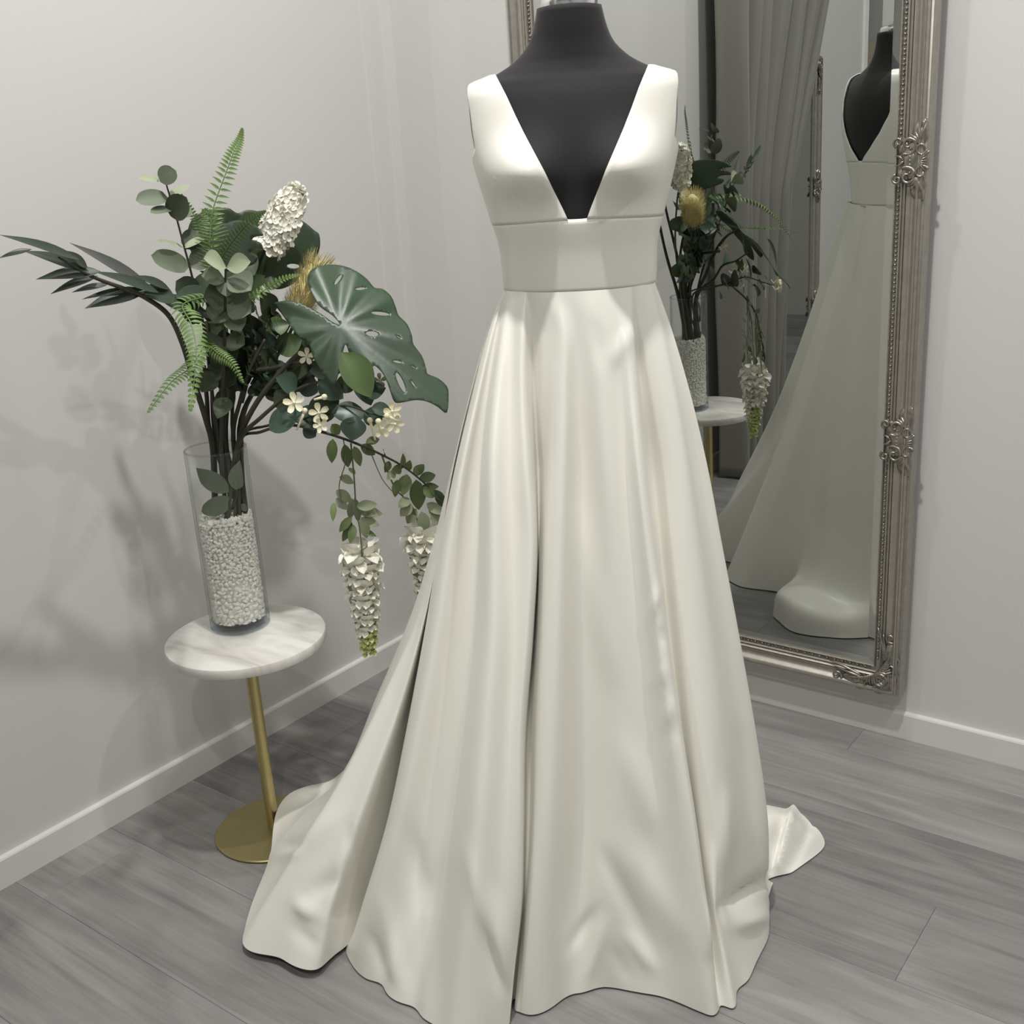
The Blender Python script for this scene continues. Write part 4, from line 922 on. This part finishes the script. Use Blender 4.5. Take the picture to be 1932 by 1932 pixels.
# flowers --------------------------------------------------------
def floret_mesh(name, n, L, wd, m, lift=.35, cup=.2, centre=None):
    mb = MB()
    for i in range(n):
        th = 2*PI*i/n; d = np.array([math.cos(th), math.sin(th), 0]); mb.grid(leaf_mesh(d*L*.06, d*L*math.cos(lift)+np.array([0, 0, L*math.sin(lift)]), wd, np.array([0, 0, 1.0]), cup=cup, bend=-.12, shape='petal', n=5))
    mb.blob((0, 0, .0), (L*.16, 0, 0), (0, L*.16, 0), (0, 0, L*.2), 8, 5)
    me = bpy.data.meshes.new(name); me.from_pydata(mb.v, [], mb.f); me.polygons.foreach_set('use_smooth', [True]*len(me.polygons)); me.materials.append(m); return me
def basis(z, x=None, s=1.0, p=(0, 0, 0), spin=0.0):
    z = Vector(tuple(map(float, z))).normalized(); x = z.orthogonal().normalized() if x is None else Vector(x); y = z.cross(x).normalized(); x = y.cross(z)
    x, y = x*math.cos(spin)+y*math.sin(spin), y*math.cos(spin)-x*math.sin(spin)
    return Matrix(((x.x*s, y.x*s, z.x*s, p[0]), (x.y*s, y.y*s, z.y*s, p[1]), (x.z*s, y.z*s, z.z*s, p[2]), (0, 0, 0, 1)))
# white hyacinth spike
f0 = FOOT(.004, .022); hy = plant('hyacinth', 'dense white hyacinth flower spike leaning right above the dark leaves', 'flower', f0, FG)
a0, a1 = pv(506, 470, -.045), pv(558, 362, -.047)
hs_ = stem(hy, [f0, pv(438, 800, -.03), pv(455, 660, -.05), pv(485, 540, -.05), a0, a1], [.004, .004, .0035, .003, .003, .002], M['stem_green'])
fm = floret_mesh('floret', 5, .0165, .0130, M['petal'], .12, .1)
ax = a1-a0; Lx = np.linalg.norm(ax); ax /= Lx; e1 = np.cross(ax, VK); e1 /= np.linalg.norm(e1); e2 = np.cross(ax, e1)
for i in range(92):
    t = (i+.5)/92; th = i*2.39996; rr = (.034*math.sin(PI*min(1, .18+t*.80))**.55); dirn = e1*math.cos(th)+e2*math.sin(th)
    if t > .93: dirn = dirn*.5+ax*.9; rr *= .6
    p = a0+ax*(Lx*(t*1.05))+dirn*rr; inst('floret', fm, basis(dirn+ax*random.uniform(-.1, .4)+np.array([random.uniform(-.3, .3) for _ in range(3)]), None, random.uniform(.85, 1.15), p, random.uniform(0, 6)), hs_)
# banksia
f0 = FOOT(.014, .014); bk = plant('banksia', 'yellow bottlebrush banksia bloom beside the monstera leaf', 'flower', f0, FG)
b0, b1 = pv(556, 592, -.005), pv(606, 496, -.022)
stem(bk, [f0, pv(452, 810, -.02), pv(488, 720, -.02), pv(530, 640, -.01), b0], [.0055, .0055, .005, .0045, .004])
ax = b1-b0; Lx = np.linalg.norm(ax); ax /= Lx; e1 = np.cross(ax, VK); e1 /= np.linalg.norm(e1); e2 = np.cross(ax, e1)
mb = MB(); core = [b0+ax*Lx*q for q in np.linspace(0, 1, 9)]; mb.tube(core, [.012, .022, .026, .027, .027, .026, .024, .02, .010], 14); mb.build('cone', M['banksia'], bk)
mb = MB()
for i in range(1500):
    t = random.random(); th = random.uniform(0, 2*PI); dn = e1*math.cos(th)+e2*math.sin(th); p = b0+ax*Lx*t+dn*.022; q = p+dn*random.uniform(.012, .022)*(.75+.35*math.sin(PI*t))+ax*random.uniform(.008, .022)*(1.3 if t > .75 else 1)
    mid = (p+q)/2+dn*.002; s_ = np.cross(dn, ax)*.00055
    mb.add([p-s_, p+s_, mid+s_, mid-s_, q+s_*.4, q-s_*.4], [(0, 1, 2, 3), (3, 2, 4, 5)])
br = mb.build('bristles', M['banksia'], bk); br['kind'] = 'stuff'

# stephanotis vine
f0 = FOOT(.016, -.004); st = plant('stephanotis_vine', 'stephanotis vine with dark oval leaves and white star flowers', 'flower', f0, FG)
stem(st, [f0, LIP(1, -.3), pv(505, 803, .05), pv(556, 796, .085), pv(600, 780, .12), pv(650, 765, .15), pv(700, 780, .19), pv(735, 790, .22)], [.0032, .003, .0028, .0024, .002, .002, .0018, .0012])
for bx, by, tx, ty, w_, d0, d1_, mm in [(508, 812, 570, 772, 48, .10, .11, 'leaf_teal'), (626, 778, 694, 784, 44, .15, .16, 'leaf_teal'), (668, 786, 664, 832, 46, .17, .185, 'leaf_teal'), (572, 805, 596, 824, 32, .075, .075, 'leaf_teal'), (585, 790, 640, 745, 50, .11, .12, 'leaf_dark'), (560, 775, 600, 800, 44, .09, .1, 'leaf_teal'), (688, 775, 720, 800, 40, .18, .19, 'leaf_teal'), (540, 770, 520, 735, 44, .055, .055, 'leaf_dark'), (700, 770, 740, 776, 26, .2, .2, 'leaf_teal')]:
    leaf(st, pv(bx, by, d0), pv(tx, ty, d1_), w_*PXM, M[mm], cup=.1, bend=.04)
sm = floret_mesh('star_flower', 5, .022, .013, M['petal_cream'], .12, .12)
for x, y, d, s_, dz in [(555, 760, .13, 1, .3), (602, 779, .14, .95, .2), (740, 776, .23, .9, .1), (722, 808, .24, .9, -.2), (745, 800, .24, .85, -.1), (578, 672, .09, .8, .2), (604, 803, .15, .7, .3), (716, 718, .13, .7, .3)]:
    c = pv(x, y, d); z_ = VK+np.array([0, 0, dz])+VS*random.uniform(-.4, .4); inst('star_flower', sm, basis(z_, None, s_, c, random.uniform(0, 6)), st)
    mb = MB(); mb.tube([c, c-z_/np.linalg.norm(z_)*.012+np.array([0, 0, -.008]), c-z_/np.linalg.norm(z_)*.02+np.array([0, 0, .004])], [.0028, .002, .0014], 6); mb.build('flower_tube', M['petal_cream'], st)
for x, y, x2, y2, d in [(612, 749, 592, 754, .165), (698, 793, 708, 830, .2), (575, 775, 560, 812, .13), (730, 785, 752, 795, .24), (714, 795, 722, 820, .24)]:
    mb = MB(); a_, b_ = pv(x, y, d), pv(x2, y2, d); mb.blob(a_, (.0062, 0, 0), (0, .0062, 0), (0, 0, .0062), 10, 6); mb.tube([a_, (a_+b_)/2, b_], [.0035, .0026, .002], 7); mb.build('flower_bud', M['petal_cream'], st)

# wisteria branch with two hanging racemes
f0 = FOOT(.02, .0); wi = plant('wisteria_branch', 'white wisteria branch with two long hanging flower clusters', 'flower', f0, FG)
stem(wi, [f0, LIP(1, .1), pv(492, 815, .065), pv(545, 802, .11), pv(600, 813, .13), pv(660, 832, .15), pv(720, 858, .165), pv(775, 890, .165), pv(845, 952, .165)], [.0034, .0034, .0032, .003, .003, .0028, .0024, .002, .0014])
stem(wi, [pv(648, 830, .15), pv(652, 870, .16), pv(640, 915, .165), pv(645, 950, .17)], [.0012, .0012, .001, .0008], M['stem_green'])
rs1 = stem(wi, [pv(662, 836, .15), pv(668, 900, .165), pv(672, 960, .17), pv(680, 1010, .172), pv(690, 1130, .173), pv(697, 1232, .173)], [.0018, .0016, .0014, .0014, .001, .0006], M['stem_green'], 'raceme')
rs2 = stem(wi, [pv(720, 858, .165), pv(745, 920, .16), pv(780, 960, .155), pv(798, 1040, .15), pv(802, 1138, .15)], [.0018, .0016, .0014, .0012, .0006], M['stem_green'], 'raceme')
stem(wi, [pv(700, 855, .17), pv(722, 905, .18), pv(748, 935, .19)], [.0012, .001, .0008], M['stem_green'])
WL = [(628, 828, 626, 874, 20, 'wist_leaf'), (650, 838, 657, 882, 20, 'wist_leaf'), (668, 842, 680, 880, 17, 'wist_leaf'), (680, 840, 708, 858, 20, 'wist_leaf'), (626, 800, 640, 820, 20, 'wist_leaf'), (690, 836, 716, 828, 16, 'wist_leaf'), (725, 860, 722, 848, 12, 'wist_leaf'),
      (662, 892, 668, 884, 16, 'wist_pale'), (640, 900, 668, 912, 18, 'wist_pale'), (634, 925, 664, 948, 20, 'wist_pale'), (634, 940, 656, 962, 18, 'wist_pale'), (630, 948, 628, 984, 12, 'wist_leaf'), (664, 940, 660, 980, 16, 'wist_pale'), (664, 975, 640, 1004, 16, 'wist_leaf'), (664, 985, 646, 1022, 16, 'wist_leaf'), (668, 990, 660, 1026, 16, 'wist_leaf'),
      (672, 955, 712, 952, 20, 'wist_pale'), (676, 965, 722, 970, 22, 'wist_pale'), (678, 980, 716, 992, 20, 'wist_pale'), (682, 975, 692, 1016, 20, 'wist_pale'), (680, 1000, 710, 1012, 12, 'wist_leaf'), (668, 940, 676, 985, 18, 'wist_pale'),
      (758, 885, 760, 855, 12, 'wist_leaf'), (770, 888, 774, 868, 14, 'wist_leaf'), (782, 898, 800, 876, 20, 'wist_leaf'), (790, 905, 822, 896, 20, 'wist_leaf'), (795, 920, 828, 918, 16, 'wist_leaf'), (768, 895, 760, 935, 26, 'wist_leaf'), (785, 905, 790, 962, 30, 'wist_leaf'), (758, 885, 738, 888, 18, 'wist_leaf'), (800, 918, 818, 940, 22, 'wist_leaf'), (745, 890, 730, 905, 16, 'wist_pale'),
      (772, 940, 752, 958, 20, 'wist_pale'), (776, 950, 755, 974, 22, 'wist_pale'), (785, 960, 768, 988, 22, 'wist_pale'), (795, 965, 800, 1010, 26, 'wist_pale'), (805, 950, 840, 970, 20, 'wist_pale'), (808, 960, 845, 985, 22, 'wist_pale'), (806, 1005, 804, 1045, 16, 'wist_pale'), (812, 925, 842, 946, 16, 'leaf_dark'), (820, 935, 848, 960, 14, 'leaf_dark'), (735, 870, 726, 892, 14, 'wist_leaf'), (750, 905, 745, 938, 16, 'wist_leaf')]
for bx, by, tx, ty, w_, mm in WL:
    dd = .15+.012*min(1, max(0, (bx-640)/160))+random.uniform(-.012, .012); leaf(wi, pv(bx, by, dd), pv(tx, ty, dd+random.uniform(-.015, .02)), w_*PXM, M[mm], shape='ovate', cup=.1, bend=.06)
def pea_mesh(name, m):
    mb = MB()
    mb.grid(leaf_mesh((0, 0, -.004), (.010, 0, .020), .032, (1, 0, -.4), cup=-.16, bend=.10, shape='round', n=7, wav=.05))
    mb.grid(leaf_mesh((0, 0, -.002), (.022, .006, -.006), .019, (0, .4, 1), cup=.3, bend=.12, shape='round', n=6)); mb.grid(leaf_mesh((0, 0, -.002), (.022, -.006, -.006), .019, (0, -.4, 1), cup=.3, bend=.12, shape='round', n=6))
    mb.grid(leaf_mesh((0, 0, -.003), (.013, 0, -.013), .016, (1, 0, 1), cup=.3, bend=.1, shape='round', n=5))
    me = bpy.data.meshes.new(name); me.from_pydata(mb.v, [], mb.f); me.polygons.foreach_set('use_smooth', [True]*len(me.polygons)); me.materials.append(m); return me
pm, pm2 = pea_mesh('pea_flower', M['petal']), pea_mesh('pea_flower_green', M['petal_green'])
def raceme(x0, y0_, x1, y1, d0, d1_, rmax, n, par):
    a, b = pv(x0, y0_, d0), pv(x1, y1, d1_)
    for i in range(n):
        t = ((i+.5)/n)**.9; th = i*2.39996+random.uniform(-.2, .2); rr = rmax*(1-.80*t**1.3)*(.75+.25*min(1, t*6)); dn = VS*math.cos(th)+VK*math.sin(th)
        p = a+(b-a)*t+dn*rr*.62; s_ = (1.30-.80*t)*random.uniform(.88, 1.15)
        zz = Vector(tuple(dn*random.uniform(-.1, .5)+np.array([random.uniform(-.25, .25), random.uniform(-.25, .25), 1.0]))); o = inst('pea_flower', pm2 if t > .76+random.uniform(-.06, .06) else pm, basis(zz, Vector(tuple(dn)), s_, p), par)
raceme(677, 1030, 697, 1236, .172, .173, .042, 66, rs1)
raceme(798, 995, 802, 1140, .15, .15, .040, 50, rs2)

# filler leaves last: each takes, of several depths, the one that keeps it clearest of the other stems, blades and blooms
OBST += [('banksia', p) for p in core]
NF_ = VK+np.array([0, 0, .5])
for bx, by, tx, ty, w_, mm in FILL:
    if any(522 < q[0] < 618 and 478 < q[1] < 606 for q in ((bx, by), (tx, ty), ((bx+tx)/2, (by+ty)/2))): continue      # keep the banksia clear
    n_ = NF_+np.array([_r2.uniform(-.4, .4), _r2.uniform(-.4, .4), _r2.uniform(-.2, .3)]); dt = _r2.uniform(-.02, .03); lo_ = _r2.uniform(-.05, -.02)
    c_ = [lo_+.012*q for q in range(10)]; sc_ = [min(.02, clear_of(gl, pv(bx, by, d), pv(tx, ty, d+dt), w_*PXM, n_)) for d in c_]; dd = c_[int(np.argmax(sc_))]
    leaf(gl, pv(bx, by, dd), pv(tx, ty, dd+dt), w_*PXM, M[mm], cup=.14, bend=.06, nrm=n_)
for _ in range(26):
    cx, cy = _r2.uniform(415, 515), _r2.uniform(590, 720); L_ = _r2.uniform(.05, .075); an = _r2.uniform(-.9, .9); wd_ = _r2.uniform(.04, .055); mm = _r2.choice(['leaf_dark', 'leaf_mid', 'leaf_teal'])
    n_ = VS+np.array([0, 0, .4]); ax_ = VK*L_*math.cos(an)+np.array([0, 0, L_*math.sin(an)])
    c_ = [(dx, d) for dx in (0, -14, 14, -28, 28) for d in (-.07, -.045, -.02, .005, .03)]
    sc_ = [min(.02, clear_of(gl, pv(cx+dx, cy, d), pv(cx+dx, cy, d)+ax_, wd_, n_)) for dx, d in c_]; dx, d_ = c_[int(np.argmax(sc_))]
    b_ = pv(cx+dx, cy, d_); leaf(gl, b_, b_+ax_, wd_, M[mm], cup=.12, bend=.06, nrm=n_)
